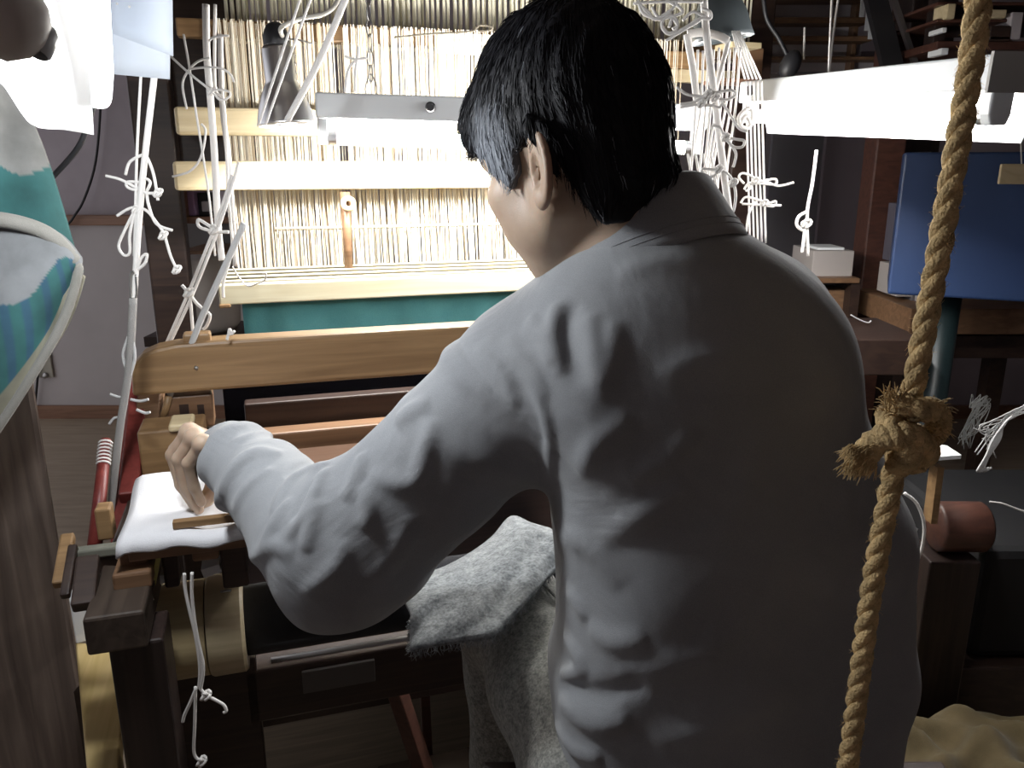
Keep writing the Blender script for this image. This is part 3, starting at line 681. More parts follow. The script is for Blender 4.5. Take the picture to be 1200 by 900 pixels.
# black lamp shade above the yoke
mb = MB(); q = at(846, 40, 1.56); mb.lathe([(.055, -.01), (.052, 0), (.046, .03), (.034, .06), (.018, .075), (.010, .10)], q, (Z+Vector((-.15, 0, 0))).normalized(), 28)
tag(mb.build('lamp_hood', plain('dark_grey_hood', (.055, .065, .07), .35), smooth=True, solid=.001), 'unlit dark grey lamp hood hanging above the white cord yoke', 'lamp')
# string loop on the drum
rc('white string loop hanging round the drum, ends knotted below', [[(216, 672), (217, 690), (222, 715), (229, 745), (234, 780), (233, 806)], [(225, 671), (225, 700), (230, 740), (238, 780), (235, 808)], [(234, 806), (242, 815), (252, 820), (262, 826), (265, 833), (262, 835)], [(229, 805), (228, 850), (227, 878), (230, 888), (237, 893), (233, 902), (230, 915)], [(230, 806), (222, 825), (216, 838), (214, 846)]], .925, .0022, knots=[(241, 815), (236, 892)])

# ---------------------------------------------------------------- foreground rope
def rope(label, pts, r, mat):
    path = smooth_path(pts, 14); L = [0]
    for i in range(1, len(path)): L.append(L[-1]+(path[i]-path[i-1]).length)
    root = empty('rope', path[-1], label, 'rope')
    step = .004; n = int(L[-1]/step); res = []
    j = 0
    for i in range(n+1):
        d = i*step
        while j < len(L)-2 and L[j+1] < d: j += 1
        res.append((path[j].lerp(path[j+1], (d-L[j])/max(1e-6, L[j+1]-L[j])), (path[j+1]-path[j]).normalized(), d))
    for k in range(3):
        sp = []
        for p, t, d in res:
            e = t.cross(Vector((0, 1, 0))).normalized(); g = t.cross(e); a = 2*math.pi*(d/.052+k/3)
            sp.append(p+(e*math.cos(a)+g*math.sin(a))*r*.48)
        MB().tube(sp, r*.60, 8).build('strand', mat, root, smooth=True)
    mb = MB()
    for i in range(900):
        p, t, d = random.choice(res); a = random.random()*6.28; e = t.cross(Vector((0, 1, 0))).normalized(); g = t.cross(e); o_ = e*math.cos(a)+g*math.sin(a)
        q = p+o_*r*.9; mb.tube([q, q+o_*random.uniform(.001, .004)+t*random.uniform(-.006, .006)], [.00025, .0001], 3, caps=False)
    f = mb.build('fibre', mat, root); f['kind'] = 'stuff'
    return root
M['rope'] = plain('hemp_rope', (.66, .47, .23), .9, bump=.9, bscale=420, var=.35)
RY = .60
rp = rope('thick twisted tan hemp rope hanging in the foreground with a frayed knot',
     [at(1152, -60, RY), at(1140, 60, RY), at(1117, 200, RY), at(1092, 340, RY), at(1070, 455, RY), at(1058, 500, RY), at(1042, 580, RY), at(1020, 700, RY), at(1000, 850, RY), at(985, 960, RY)], .0085, M['rope'])
def strand_loop(pts, r, name='knot_turn'):
    path = smooth_path(pts, 10); sub = []
    for k in range(3):
        sp = []
        for i, p in enumerate(path):
            t = (path[min(i+1, len(path)-1)]-path[max(i-1, 0)]).normalized(); e = t.orthogonal().normalized(); g = t.cross(e); a = i*.55+k*2.09
            sp.append(p+(e*math.cos(a)+g*math.sin(a))*r*.45)
        sub.append(sp)
    mb = MB()
    for sp in sub: mb.tube(sp, r*.62, 7)
    return mb.build(name, M['rope'], rp, smooth=True)
strand_loop([at(1050, 470, .595), at(1072, 480, .578), at(1096, 482, .585), at(1098, 505, .60), at(1080, 512, .615), at(1052, 500, .617), at(1040, 485, .60)], .0095)
strand_loop([at(1040, 488, .60), at(1050, 505, .578), at(1072, 512, .575), at(1086, 528, .585), at(1072, 542, .60), at(1050, 536, .612)], .0095)
strand_loop([at(1052, 545, .585), at(1066, 530, .575), at(1052, 512, .575), at(1030, 515, .582), at(1014, 532, .585), at(1004, 545, .585)], .0105)
mb = MB()
for i in range(700):
    s = random.random(); c = at(1004+random.uniform(-8, 24), 542+random.uniform(-22, 6), .585+random.uniform(-.012, .012)) if s < .5 else at(1098+random.uniform(-16, 6), 490+random.uniform(-18, 18), .588+random.uniform(-.012, .012)) if s < .75 else at(random.uniform(1036, 1060), 474+random.uniform(-12, 14), .592+random.uniform(-.014, .014))
    d = (Vector((-.75, random.uniform(-.6, .3), -.55)) if s < .5 else Vector((.5, random.uniform(-.7, .4), .3)) if s < .75 else Vector((-.5, -.3, .6)))+Vector((random.uniform(-.6, .6), random.uniform(-.6, .6), random.uniform(-.6, .6)))
    l = random.uniform(.006, .014); d.normalize(); mb.tube([c, c+d*l*.6, c+d*l+Vector((0, 0, -.002))], [.0006, .0005, .0002], 4, caps=False)
ff = mb.build('frayed_end', M['rope'], rp); ff['kind'] = 'stuff'

# ---------------------------------------------------------------- foreground post with towel
a0, a1 = at(-60, 125, 1.21), at(-10, 125, 1.21)
zpt = a1.z
pxr, pxl = at(84, 760, 1.21).x, at(-130, 760, 1.21).x; RP = Matrix.Rotation(.60, 3, 'Z'); wpost = (pxr-pxl)*.86
mb = MB(); mb.box(Vector((pxr-.01, 1.24, zpt/2))+RP @ Vector((-wpost/2, .06, 0)), (wpost, .12, zpt), RP)
tag(mb.build('timber_post', M['oldpost'], None, bevel=.01), 'dark weathered timber post in the left foreground under the teal towel', 'post')
def towel_mat():
    m, nt, b = newmat('towel_patchwork')
    at_ = nt.nodes.new('ShaderNodeAttribute'); at_.attribute_name = 'Col'
    tc = nt.nodes.new('ShaderNodeTexCoord'); n1 = nt.nodes.new('ShaderNodeTexNoise'); n1.inputs['Scale'].default_value = 14; n1.inputs['Detail'].default_value = 7
    nt.links.new(tc.outputs['Object'], n1.inputs['Vector'])
    mx = nt.nodes.new('ShaderNodeMix'); mx.data_type = 'RGBA'; mx.blend_type = 'OVERLAY'; mx.inputs[0].default_value = .8
    nt.links.new(at_.outputs['Color'], mx.inputs[6]); nt.links.new(n1.outputs['Fac'], mx.inputs[7]); nt.links.new(mx.outputs[2], b.inputs['Base Color'])
    b.inputs['Roughness'].default_value = .95
    n2 = nt.nodes.new('ShaderNodeTexNoise'); n2.inputs['Scale'].default_value = 600; bp = nt.nodes.new('ShaderNodeBump'); bp.inputs['Strength'].default_value = .12; bp.inputs['Distance'].default_value = .001
    nt.links.new(tc.outputs['Object'], n2.inputs['Vector']); nt.links.new(n2.outputs['Fac'], bp.inputs['Height']); nt.links.new(bp.outputs['Normal'], b.inputs['Normal'])
    return m
M['towel'] = towel_mat()
def puffy(outline, Y, dep, colf, name, parent):
    """a stuffed cloth piece: outline in the plane at Y, rounded over its depth"""
    path = [at(x, y, Y) for x, y in outline]; path = smooth_path(path+[path[0]], 6)[:-1]; c = sum(path, Vector())/len(path); n = len(path)
    mb = MB(); m_ = 10; rings = []
    for i in range(m_+1):
        th = math.pi*(i/m_); k = math.sin(th); d = -math.cos(th)*dep/2
        s = .0 if i in (0, m_) else 1-(1-k)*.85 if k < 1 else 1
        ring = [c+(p-c)*(1-(1-k**.45)*.55) for p in path] if 0 < i < m_ else [c+(p-c)*.02 for p in path]
        rings.append([p+Vector((0, d, 0)) for p in ring])
    for r_ in rings: mb.v += r_
    for i in range(m_):
        for k in range(n):
            k2 = (k+1) % n; mb.f.append((i*n+k, i*n+k2, (i+1)*n+k2, (i+1)*n+k))
    o = mb.build(name, M['towel'], parent, smooth=True)
    sub = o.modifiers.new('s', 'SUBSURF'); sub.levels = 2; sub.render_levels = 2
    base = wloc(o); ca_ = o.data.color_attributes.new('Col', 'FLOAT_COLOR', 'POINT')
    for i, v in enumerate(o.data.vertices): ca_.data[i].color = (*colf(v.co+base), 1)
    return o
def zof(y, Y=.6): return at(50, y, Y).z
def col_top(p):
    z = p.z
    if z > zof(196): return (.33, .35, .34)
    return (.05, .20, .20)
def col_low(p):
    k = (p.x-at(45, 380, .58).x)*.55+(p.z-at(45, 380, .58).z)*-.1
    q = (p.x-at(0, 330, .58).x)+(p.z-at(0, 330, .58).z)*.35
    if q < .008: return (.30, .31, .32)
    if q < .050: return (.04, .20, .22) if (p.x+p.z) % .03 < .022 else (.05, .14, .24)
    return (.17, .17, .13)
tw = empty('patched_towel', at(30, 440, .66), 'teal and grey patched towel draped over the top of the foreground post', 'towel')
def lerp_path(T, s_):
    f = s_*(len(T)-1); i = min(int(f), len(T)-2); return T[i].lerp(T[i+1], f-i)
def drape(A_, B_, yf, name, colf, n=70, th=.02, mat=None):
    """sheet between two edge curves given in the picture plane, each point at its own distance"""
    Ta = smooth_path([Vector((a, b, 0)) for a, b in A_], 8); Tb = smooth_path([Vector((a, b, 0)) for a, b in B_], 8)
    P = []; C_ = []
    for i in range(n+1):
        row = []
        for k in range(n+1):
            s_ = k/n; a = lerp_path(Ta, s_); b = lerp_path(Tb, s_); q = a.lerp(b, i/n)
            row.append(at(q.x, q.y, yf(s_, i/n))); C_.append(colf(s_, i/n, q))
        P.append(row)
    o = MB().grid(P).build(name, M['towel'], tw, smooth=True); ca_ = o.data.color_attributes.new('Col', 'FLOAT_COLOR', 'POINT')
    for k, v_ in enumerate(C_): ca_.data[k].color = (*v_, 1)
    md = o.modifiers.new('solid', 'SOLIDIFY'); md.thickness = th; md.offset = 0
    return o
GREY, TEAL, BEIGE, BLUE, PALE = (.24, .24, .23), (.04, .135, .135), (.22, .21, .16), (.04, .105, .16), (.24, .25, .26)
drape([(-120, 40), (-120, 130), (-120, 230), (-120, 330)], [(2, 88), (34, 146), (58, 212), (90, 322)], lambda s_, t: 1.13+.10*t**3+.012*math.sin(9*t+3*s_), 'towel_back_fold',
      lambda s_, t, q: GREY if q.y < 196+10*math.sin(q.x*.06) else TEAL)
def flap_col(s_, t, q):
    w_ = (1-t)*(225-40*s_)
    if w_ < 34: return BEIGE
    if w_ < 128+22*math.sin(s_*9): return TEAL if (s_*9) % 1 < .62 else BLUE
    return PALE
drape([(-120, 250), (-40, 251), (20, 258), (62, 274), (88, 305)], [(-120, 650), (-30, 540), (28, 455), (72, 380), (91, 322)], lambda s_, t: 1.05+.05*s_**2+.012*math.sin(6*t+4*s_), 'towel_front_flap', flap_col)
mb = MB(); mb.tube(smooth_path([at(x, y, 1.033+.05*max(0, (x+120)/210)**2) for x, y in ((-110, 253), (-40, 254), (20, 261), (60, 277), (86, 306), (91, 322), (72, 380), (28, 455), (-30, 540), (-110, 640))]), [.0100]*25+[.0062]*30, 8)
mb.build('towel_hem', cloth('hem_cloth', (.22, .215, .19), (.28, .27, .25)), tw, smooth=True)

# ---------------------------------------------------------------- background right
def bpx(name, mat, x0, x1, y0, y1, Y, dep, label=None, cat=None, group=None, parent=None, bevel=.003, kind=None):
    xm, ym = (x0+x1)/2, (y0+y1)/2
    xa, xb = at(x0, ym, Y).x, at(x1, ym, Y).x; za, zb = at(xm, y0, Y).z, at(xm, y1, Y).z
    o = MB().box(((xa+xb)/2, Y+dep/2, (za+zb)/2), (xb-xa, dep, za-zb)).build(name, M[mat] if isinstance(mat, str) else mat, parent, bevel=bevel)
    return tag(o, label, cat, group, kind)
M['navy'] = plain('blue_painted_steel', (.017, .040, .115), .45, bump=.05)
M['greenpipe'] = plain('dark_green_paint', (.010, .020, .022), .4)
q = at(1140, 350, 2.0)
root = empty('control_cabinet', (q.x, 2.1, 0), 'blue steel cabinet raised on a dark green pipe at right, behind the rope', 'cabinet')
o = MB().box((at(1168, 265, 2.0).x, 2.14, (at(1150, 178, 2.0).z+at(1150, 350, 2.0).z)/2), (at(1240, 265, 2.0).x-at(1080, 265, 2.0).x, .30, at(1150, 178, 2.0).z-at(1150, 350, 2.0).z), Matrix.Rotation(-.42, 3, 'Z')).build('cabinet_body', M['navy'], root, bevel=.006)
MB().tube([Vector((q.x, 2.12, 0)), Vector((q.x, 2.12, at(1140, 352, 2.0).z))], .036, 24).build('cabinet_leg', M['greenpipe'], root, smooth=True)
MB().tube([Vector((q.x, 2.12, 0)), Vector((q.x, 2.12, .02))], .14, 28).build('foot_plate', M['greenpipe'], root)
bpx('wooden_tag', 'pale', 1172, 1212, 192, 216, 1.9, .008, 'pale wooden tag hanging in front of the blue cabinet at the right edge', 'tag')
cord('thin line holding the wooden tag under the lamp', [[(1196, 150), (1197, 192)]], 1.9, .0016)
# wall rack and its papers
rack = empty('wall_rack', at(960, 100, 3.3), 'dim wooden wall rack of brown rails behind the right lamp', 'rack')
for y0, y1, x0, x1 in ((20, 27, 880, 1020), (42, 48, 880, 1022), (66, 70, 885, 1040), (-6, 0, 880, 1030)):
    bpx('rack_rail', 'midbrown', x0, x1, y0, y1, 3.3, .10, parent=rack)
for x0, x1 in ((884, 889), (1000, 1006)): bpx('rack_upright', 'midbrown', x0, x1, -30, 100, 3.38, .05, parent=rack)
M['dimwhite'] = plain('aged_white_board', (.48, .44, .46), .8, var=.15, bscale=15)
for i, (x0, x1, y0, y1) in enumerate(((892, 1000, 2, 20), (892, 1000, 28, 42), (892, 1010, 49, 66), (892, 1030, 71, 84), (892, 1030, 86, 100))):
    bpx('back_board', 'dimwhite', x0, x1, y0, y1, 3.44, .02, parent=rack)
for i, (x, y, s) in enumerate(((1008, 10, 6), (1014, 26, 7), (1018, 36, 6))):
    o = bpx('paper_slip', 'paper', x, x+s, y-12, y+10, 3.25-.01*i, .004, ('top', 'middle', 'lowest')[i]+' of three white paper slips pinned on the rack end', 'paper')
mb = MB(); q = at(926, 76, 2.35); mb.ball(q, .03, 16, 10, (.9, .9, 1.35), Matrix.Rotation(.4, 3, 'Y')); root = tag(mb.build('hanging_plug', M['black'], smooth=True), 'black plug hanging on its cable in front of the rack', 'plug')
mb = MB(); mb.tube(smooth_path(px([(894, -20), (898, 20), (912, 44), (921, 62), (925, 72)], 2.35)), .006, 7); mb.build('plug_cable', M['black'], root, smooth=True)
# dark column and leaning boards
struct('trim_3', M['darkpost'], lambda m: m.box(((at(1052, 180, 2.9).x+at(1104, 180, 2.9).x)/2, 3.0, ZC/2), (at(1104, 180, 2.9).x-at(1052, 180, 2.9).x, .16, ZC)), bevel=.006)
struct('trim_4', M['redwood'], lambda m: m.box(((at(1016, 270, 2.75).x+at(1050, 270, 2.75).x)/2, 2.8, .85), (at(1050, 270, 2.75).x-at(1016, 270, 2.75).x, .10, 1.7)), bevel=.006)
MBx = MB().bar(at(1024, -10, 2.7), at(1046, 82, 2.7), .03, .06); tag(MBx.build('leaning_stick', M['blackmetal']), 'black stick leaning by the dark column above the right lamp', 'stick')
tag(MB().bar(at(1044, -10, 2.7), at(1072, 74, 2.7), .02, .014).build('leaning_stick', M['steel']), 'thin grey stick leaning beside the black one', 'stick')
# purple grey sliding panel
root = empty('sliding_panel', at(990, 370, 3.6), 'dim purple grey sliding panel between the cords and the dark column', 'panel')
bpx('panel', plain('purple_grey_panel', (.20, .165, .185), .7), 950, 1040, 60, 640, 3.6, .03, parent=root)
bpx('panel_stile', 'redwood', 1000, 1010, 60, 640, 3.57, .03, parent=root)
bpx('panel', plain('grey_panel', (.25, .24, .27), .7), 890, 950, 60, 640, 3.64, .03, parent=root)
# shelf with cartons
root = empty('low_shelf', at(980, 400, 2.7), 'low dark shelf behind the shoulder holding pale cartons', 'shelf')
bpx('shelf_board', 'midbrown', 940, 1008, 326, 332, 2.6, .35, parent=root)
bpx('shelf_board', 'dark', 940, 1008, 392, 400, 2.6, .35, parent=root)
for x in (942, 1002):
    q = at(x, 360, 2.6); MB().box((q.x, 2.78, at(x, 328, 2.6).z/2), (.03, .34, at(x, 328, 2.6).z)).build('shelf_side', M['dark'], root)
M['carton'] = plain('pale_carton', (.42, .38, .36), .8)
bpx('carton', 'carton', 952, 1000, 294, 325, 2.65, .2, 'pale low carton on the shelf just right of the shoulder', 'carton')
bpx('carton', 'midbrown', 954, 996, 340, 391, 2.66, .12, 'brown carton on the lower shelf behind the shoulder', 'carton')
o = bpx('paper_stack', 'paper', 958, 990, 290, 294, 2.68, .12, 'thin stack of white papers on the pale carton', 'paper')
# stuff by the column
bpx('white_box', 'carton', 1052, 1074, 312, 348, 2.5, .14, 'small white carton standing by the rope under the dark column', 'carton')
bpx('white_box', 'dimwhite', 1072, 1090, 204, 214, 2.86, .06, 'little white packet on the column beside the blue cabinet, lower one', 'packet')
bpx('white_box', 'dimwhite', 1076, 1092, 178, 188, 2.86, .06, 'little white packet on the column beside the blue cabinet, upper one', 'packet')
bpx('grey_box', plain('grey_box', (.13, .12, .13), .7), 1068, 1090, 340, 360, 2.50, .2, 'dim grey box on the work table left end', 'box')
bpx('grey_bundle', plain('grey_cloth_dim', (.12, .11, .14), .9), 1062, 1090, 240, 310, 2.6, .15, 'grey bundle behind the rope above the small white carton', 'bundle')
# work table
root = empty('work_table', at(1130, 420, 2.4), 'worn brown work table at right behind the green pipe', 'table')
bpx('table_top', 'midbrown', 1066, 1330, 352+10, 384+8, 2.35, .7, parent=root)
bpx('table_apron', 'dark', 1070, 1320, 393, 420, 2.40, .05, parent=root)
zt_ = at(1130, 392, 2.4).z
for x in (1076, 1310):
    for y in (2.42, 2.98):
        X = at(x, 380, 2.4).x; MB().box((X, y, zt_/2), (.06, .06, zt_)).build('leg', M['dark'], root)
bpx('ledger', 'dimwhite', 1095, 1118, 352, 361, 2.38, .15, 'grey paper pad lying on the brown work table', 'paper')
bpx('dark_tray', 'dark', 1000, 1085, 398, 440, 2.0, .3, 'dark red wooden tray beyond the shoulder, left of the green pipe', 'tray')
cord('thin bright wire bent across the dark tray', [[(997, 369), (1008, 375), (1017, 378), (1021, 376)]], 2.18, .002, mat='gcord', cat='wire', name='wire')
# shelves at the upper right
root = empty('upper_shelf', at(1160, 60, 2.6), 'crowded dark shelves at the top right behind the rope', 'shelf')
for y0, y1 in ((48, 58), (22, 26), (2, 6)): bpx('shelf_board', 'redwood', 1098, 1330, y0, y1, 2.5, .3, parent=root)
bpx('shelf_upright', 'darkpost', 1098, 1112, -40, 62, 2.56, .06, parent=root)
for i, (x0, x1, y0, y1, mt, lab, ct) in enumerate(((1110, 1120, 4, 22, 'pale', 'upright pale wooden block on the top right shelf', 'block'), (1144, 1180, 11, 21, 'pale', 'flat pale wooden bobbin board on the upper shelf right of the rope', 'board'),
        (1160, 1186, 30, 48, 'dark', 'dark box on the lower shelf at the right edge', 'box'), (1184, 1198, 14, 46, 'dimwhite', 'tall grey packet at the far right of the shelf', 'packet'), (1148, 1184, 42, 47, 'carton', 'flat pale tray on the lower shelf right of the rope', 'tray'), (1104, 1110, 32, 38, 'paper', 'tiny white card at the shelf upright', 'card'), (1103, 1112, 56, 64, 'paper', 'crumpled white scrap at the shelf foot by the lamp', 'paper'))):
    bpx('shelf_block', mt, x0, x1, y0, y1, 2.48, .08, lab, ct)
# things right of the weaver
root = empty('paper_shelf', at(1095, 540, 1.45), 'white tray edge sticking out behind the rope knot', 'tray')
q = [at(1060, 538, 1.35), at(1127, 533, 1.35), at(1110, 522, 1.48), at(1060, 516, 1.55)]
MB().prism(q, Z*-.008).build('tray', M['paper'], root, bevel=.001)
MB().bar(at(1098, 545, 1.40), at(1090, 610, 1.40), .03, .012).build('tray_bracket', M['honey'], root)
mb = MB(); c = at(1086, 612, 1.5); mb.lathe([(0, 0), (.045, 0), (.05, .006), (.05, .09), (.045, .096), (0, .096)], c-V*.02, (U*.9-V*.3).normalized(), 30)
tag(mb.build('wooden_spool', M['redwood'], smooth=True), 'brown wooden drum end beyond the weaver\'s right side', 'spool')
tag(MB().box((c.x+.03, c.y-.02, (c.z-.052)/2), (.10, .10, c.z-.052)).build('spool_stand', M['darkpost'], None, bevel=.004), 'dark upright stand under the brown wooden drum end', 'stand')
cord('white cable curving down along the weaver\'s right side', [[(1060, 578), (1074, 590), (1083, 615), (1080, 645), (1070, 665)]], 1.30, .0030, name='cable', cat='cable')
mb = MB(); q = [at(1064, 610, 1.3), at(1076, 620, 1.3), at(1066, 640, 1.3)]; mb.prism(q, Vector((0, .002, 0))); tag(mb.build('white_scrap', M['paper']), 'white scrap of cloth caught behind the jacket\'s right edge', 'scrap')
mz = .66
tag(MB().box((1.42, 1.70, .15), (1.0, .50, .30)).build('dark_stand', M['dark'], None, bevel=.006), 'dark wooden stand under the black machine case at lower right', 'stand')
tag(MB().box((1.44, 1.71, .30+.125), (.98, .46, .25)).build('black_machine', plain('black_machine_paint', (.004, .004, .005), .7), None, bevel=.02), 'black machine case in the dark lower right corner', 'machine')
mb = MB()
for i in range(16):
    x = 1150+random.random()*10; mb.tube(smooth_path(px([(1230, 470), (1200, 480+random.uniform(-8, 4)), (1186, 487+random.uniform(-6, 6)), (1170+random.uniform(-24, 2), 500+random.uniform(-4, 10)), (1150+random.uniform(-10, 20), 505+random.uniform(-6, 34))], 1.6)), .0012, 4)
for i in range(5):
    mb.tube(smooth_path(px([(1186, 488), (1176, 498), (1164+i*2, 515), (1155+i, 535), (1145+i*2, 552), (1150+i*3, 548)], 1.58)), .0022, 5)
tag(mb.build('yarn_bundle', M['gcord'], smooth=True), 'loose hank of grey white yarn hanging at the right edge', 'yarn')
mb = MB()
for i in range(22):
    mb.tube(smooth_path(px([(1136, 478), (1150+random.uniform(-12, 12), 470+random.uniform(-8, 8)), (1132+random.uniform(-4, 16), 500+random.uniform(-6, 6)), (1128+random.uniform(-6, 10), 520+random.uniform(-10, 10))], 2.083)), .0011, 4)
tag(mb.build('yarn_bundle', plain('dim_yarn', (.22, .22, .21), .9), smooth=True), 'dim tangle of grey yarn beside the green pipe', 'yarn')
cord('thin white wire lying across the black machine cover', [[(1160, 588), (1174, 590), (1188, 595), (1204, 601)]], 1.5, .002, name='wire', cat='wire')
# straw coloured sack in the lower right corner
c = at(1150, 868, 1.20); P = []
for i in range(26):
    row = []
    for j in range(34):
        a = (j/33-.5)*2; b = (i/25-.5)*2; h = max(0, 1-max(abs(a), abs(b))**4)**.5
        row.append(Vector((c.x+a*.22+.02*math.sin(5*b), c.y+b*.15+.015*math.sin(4*a), c.z-.10+.075*h+.022*h*noise.noise(Vector((a*2.5, b*2.5, 3)))*2+.008*math.sin(14*a+6*b)*h)))
    P.append(row)
ms = MB().grid(P); base_z = min(p.z for p in ms.v)
tag(ms.build('straw_sack', cloth('straw_cloth', (.09, .07, .035), (.14, .105, .055), fold=.3), None, smooth=True), 'crumpled straw coloured sack in the lower right corner', 'sack')
tag(MB().box((c.x, c.y, (base_z-.001)/2), (.40, .30, base_z-.002)).build('low_crate', M['darkpost'], None, bevel=.004), 'dark crate under the straw sack at lower right', 'crate')
# alcove behind the left post
root = empty('alcove_shelf', at(240, 330, 2.7), 'small brown alcove shelf between the dark post and the threads', 'shelf')
bpx('shelf_board', 'trim', 205, 275, 254, 262, 2.7, .25, parent=root)
bpx('shelf_side', 'trim', 205, 214, 200, 262, 2.68, .25, parent=root)
bpx('shelf_board', 'midbrown', 208, 275, 294, 304, 2.65, .3, parent=root)
bpx('back_panel', plain('grey_back_panel', (.17, .16, .16), .7), 214, 272, 262, 294, 2.9, .02, parent=root)
bpx('shelf_pillar', 'dark', 214, 228, 304, 420, 2.72, .06, parent=root)
bpx('lilac_box', plain('lilac_card', (.42, .28, .50), .7), 214, 228, 222, 253, 2.72, .1, 'small lilac box on the alcove shelf left of the threads', 'box')
bpx('dark_jar', 'black', 232, 246, 226, 253, 2.74, .07, 'dark little box beside the lilac one in the alcove', 'box')
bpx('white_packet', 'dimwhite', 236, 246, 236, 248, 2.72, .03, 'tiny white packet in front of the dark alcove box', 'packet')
mb = MB(); mb.lathe([(0, 0), (.10, 0), (.115, .02), (.12, .12), (.11, .22), (0, .22)], at(238, 385, 2.5), Z, 32); tag(mb.build('round_tub', M['carton'], smooth=True), 'pale round tub on a stool behind the loom\'s left post', 'tub')
q = at(238, 385, 2.5); root = empty('low_stool', (q.x, q.y, 0), 'dark stool carrying the pale round tub', 'stool')
MB().box((q.x, q.y, q.z-.015), (.26, .26, .03)).build('seat', M['dark'], root)
for a in (-1, 1):
    for b in (-1, 1): MB().box((q.x+a*.1, q.y+b*.1, (q.z-.03)/2), (.03, .03, q.z-.03)).build('leg', M['dark'], root)

# ---------------------------------------------------------------- the weaver (one continuous body, clothes and hair as children)
A = np.array
def smin(a, b, k):
    h = np.clip(.5+.5*(b-a)/k, 0, 1); return b*(1-h)+a*h-k*h*(1-h)
def smax(a, b, k): return -smin(-a, -b, k)
def sd_cap(p, a, b, ra, rb):
    a, b = A(a, float), A(b, float); ab = b-a; t = np.clip(((p-a)@ab)/(ab@ab), 0, 1)
    return np.linalg.norm(p-a-t[:, None]*ab, axis=1)-(ra+(rb-ra)*t)
def sd_ell(p, c, r, R=None):
    q = p-A(c, float)
    if R is not None: q = q@R
    r = A(r, float); k0 = np.linalg.norm(q/r, axis=1); k1 = np.linalg.norm(q/r**2, axis=1)
    return k0*(k0-1)/np.maximum(k1, 1e-9)
def sdf_mesh(fn, lo, hi, step):
    lo, hi = A(lo, float), A(hi, float); q = 4
    n = (np.ceil((hi-lo)/step/q).astype(int))*q
    nc = n//q
    g = [lo[i]+(np.arange(nc[i])*q+(q-1)/2)*step for i in range(3)]
    X = np.stack(np.meshgrid(*g, indexing='ij'), -1).reshape(-1, 3)
    dc = fn(X).reshape(nc)
    near = np.abs(dc) < step*q*1.7
    full = np.repeat(np.repeat(np.repeat(np.where(dc > 0, 1.0, -1.0), q, 0), q, 1), q, 2).astype(np.float32)
    mask = np.repeat(np.repeat(np.repeat(near, q, 0), q, 1), q, 2)
    idx = np.argwhere(mask); P_ = lo+idx*step; val = np.empty(len(P_), np.float32)
    for s in range(0, len(P_), 400000): val[s:s+400000] = fn(P_[s:s+400000])
    full[mask] = val
    F = full; s = F < 0
    c = np.zeros(tuple(A(F.shape)-1), int)
    offs = [(i, j, k) for i in (0, 1) for j in (0, 1) for k in (0, 1)]
    sh = A(F.shape)-1
    sub = lambda B, o: B[o[0]:o[0]+sh[0], o[1]:o[1]+sh[1], o[2]:o[2]+sh[2]]
    for o in offs: c += sub(s, o)
    act = (c > 0) & (c < 8); ai = np.argwhere(act); vid = -np.ones(act.shape, int); vid[act] = np.arange(len(ai))
    acc = np.zeros((len(ai), 3)); cnt = np.zeros(len(ai))
    for a_ in offs:
        for d in range(3):
            if a_[d] == 1: continue
            b_ = list(a_); b_[d] = 1
            fa_ = F[ai[:, 0]+a_[0], ai[:, 1]+a_[1], ai[:, 2]+a_[2]]; fb_ = F[ai[:, 0]+b_[0], ai[:, 1]+b_[1], ai[:, 2]+b_[2]]
            m = (fa_ < 0) != (fb_ < 0); t = np.where(m, fa_/np.where(m, fa_-fb_, 1), 0)
            pos = A(a_, float)[None]+t[:, None]*(A(b_, float)-A(a_, float))[None]
            acc += pos*m[:, None]; cnt += m
    verts = lo+(ai+acc/np.maximum(cnt, 1)[:, None])*step
    quads = []
    for d in range(3):
        e1, e2 = (d+1) % 3, (d+2) % 3
        sl0 = [slice(None)]*3; sl1 = [slice(None)]*3; sl0[d] = slice(0, -1); sl1[d] = slice(1, None)
        A0 = s[tuple(sl0)]; B0 = s[tuple(sl1)]; cr = np.argwhere(A0 != B0)
        ok = (cr[:, e1] > 0) & (cr[:, e2] > 0) & (cr[:, e1] < F.shape[e1]-1) & (cr[:, e2] < F.shape[e2]-1); cr = cr[ok]
        inside = A0[cr[:, 0], cr[:, 1], cr[:, 2]]
        def v_(o1, o2):
            ii = cr.copy(); ii[:, e1] += o1; ii[:, e2] += o2; return vid[ii[:, 0], ii[:, 1], ii[:, 2]]
        qd = np.stack([v_(-1, -1), v_(0, -1), v_(0, 0), v_(-1, 0)], 1)
        qd[~inside] = qd[~inside][:, ::-1]; quads.append(qd)
    Q = np.concatenate(quads); Q = Q[(Q >= 0).all(1)]
    return verts, Q
def np_obj(name, verts, quads, mat, parent, base=None):
    base = wloc(parent) if parent else base
    me = bpy.data.meshes.new(name)
    v = (verts-A(base)).astype(np.float32)
    me.vertices.add(len(v)); me.vertices.foreach_set('co', v.ravel())
    me.loops.add(len(quads)*4); me.loops.foreach_set('vertex_index', quads.astype(np.int32).ravel())
    me.polygons.add(len(quads)); me.polygons.foreach_set('loop_start', np.arange(0, len(quads)*4, 4, dtype=np.int32)); me.polygons.foreach_set('loop_total', np.full(len(quads), 4, np.int32))
    me.polygons.foreach_set('use_smooth', np.ones(len(quads), bool))
    me.update(calc_edges=True); me.validate(); me.materials.append(mat)
    o = bpy.data.objects.new(name, me); COL.objects.link(o); o.location = base if not parent else (0, 0, 0)
    if parent: o.parent = parent
    return o
n3 = lambda v: v/np.linalg.norm(v)

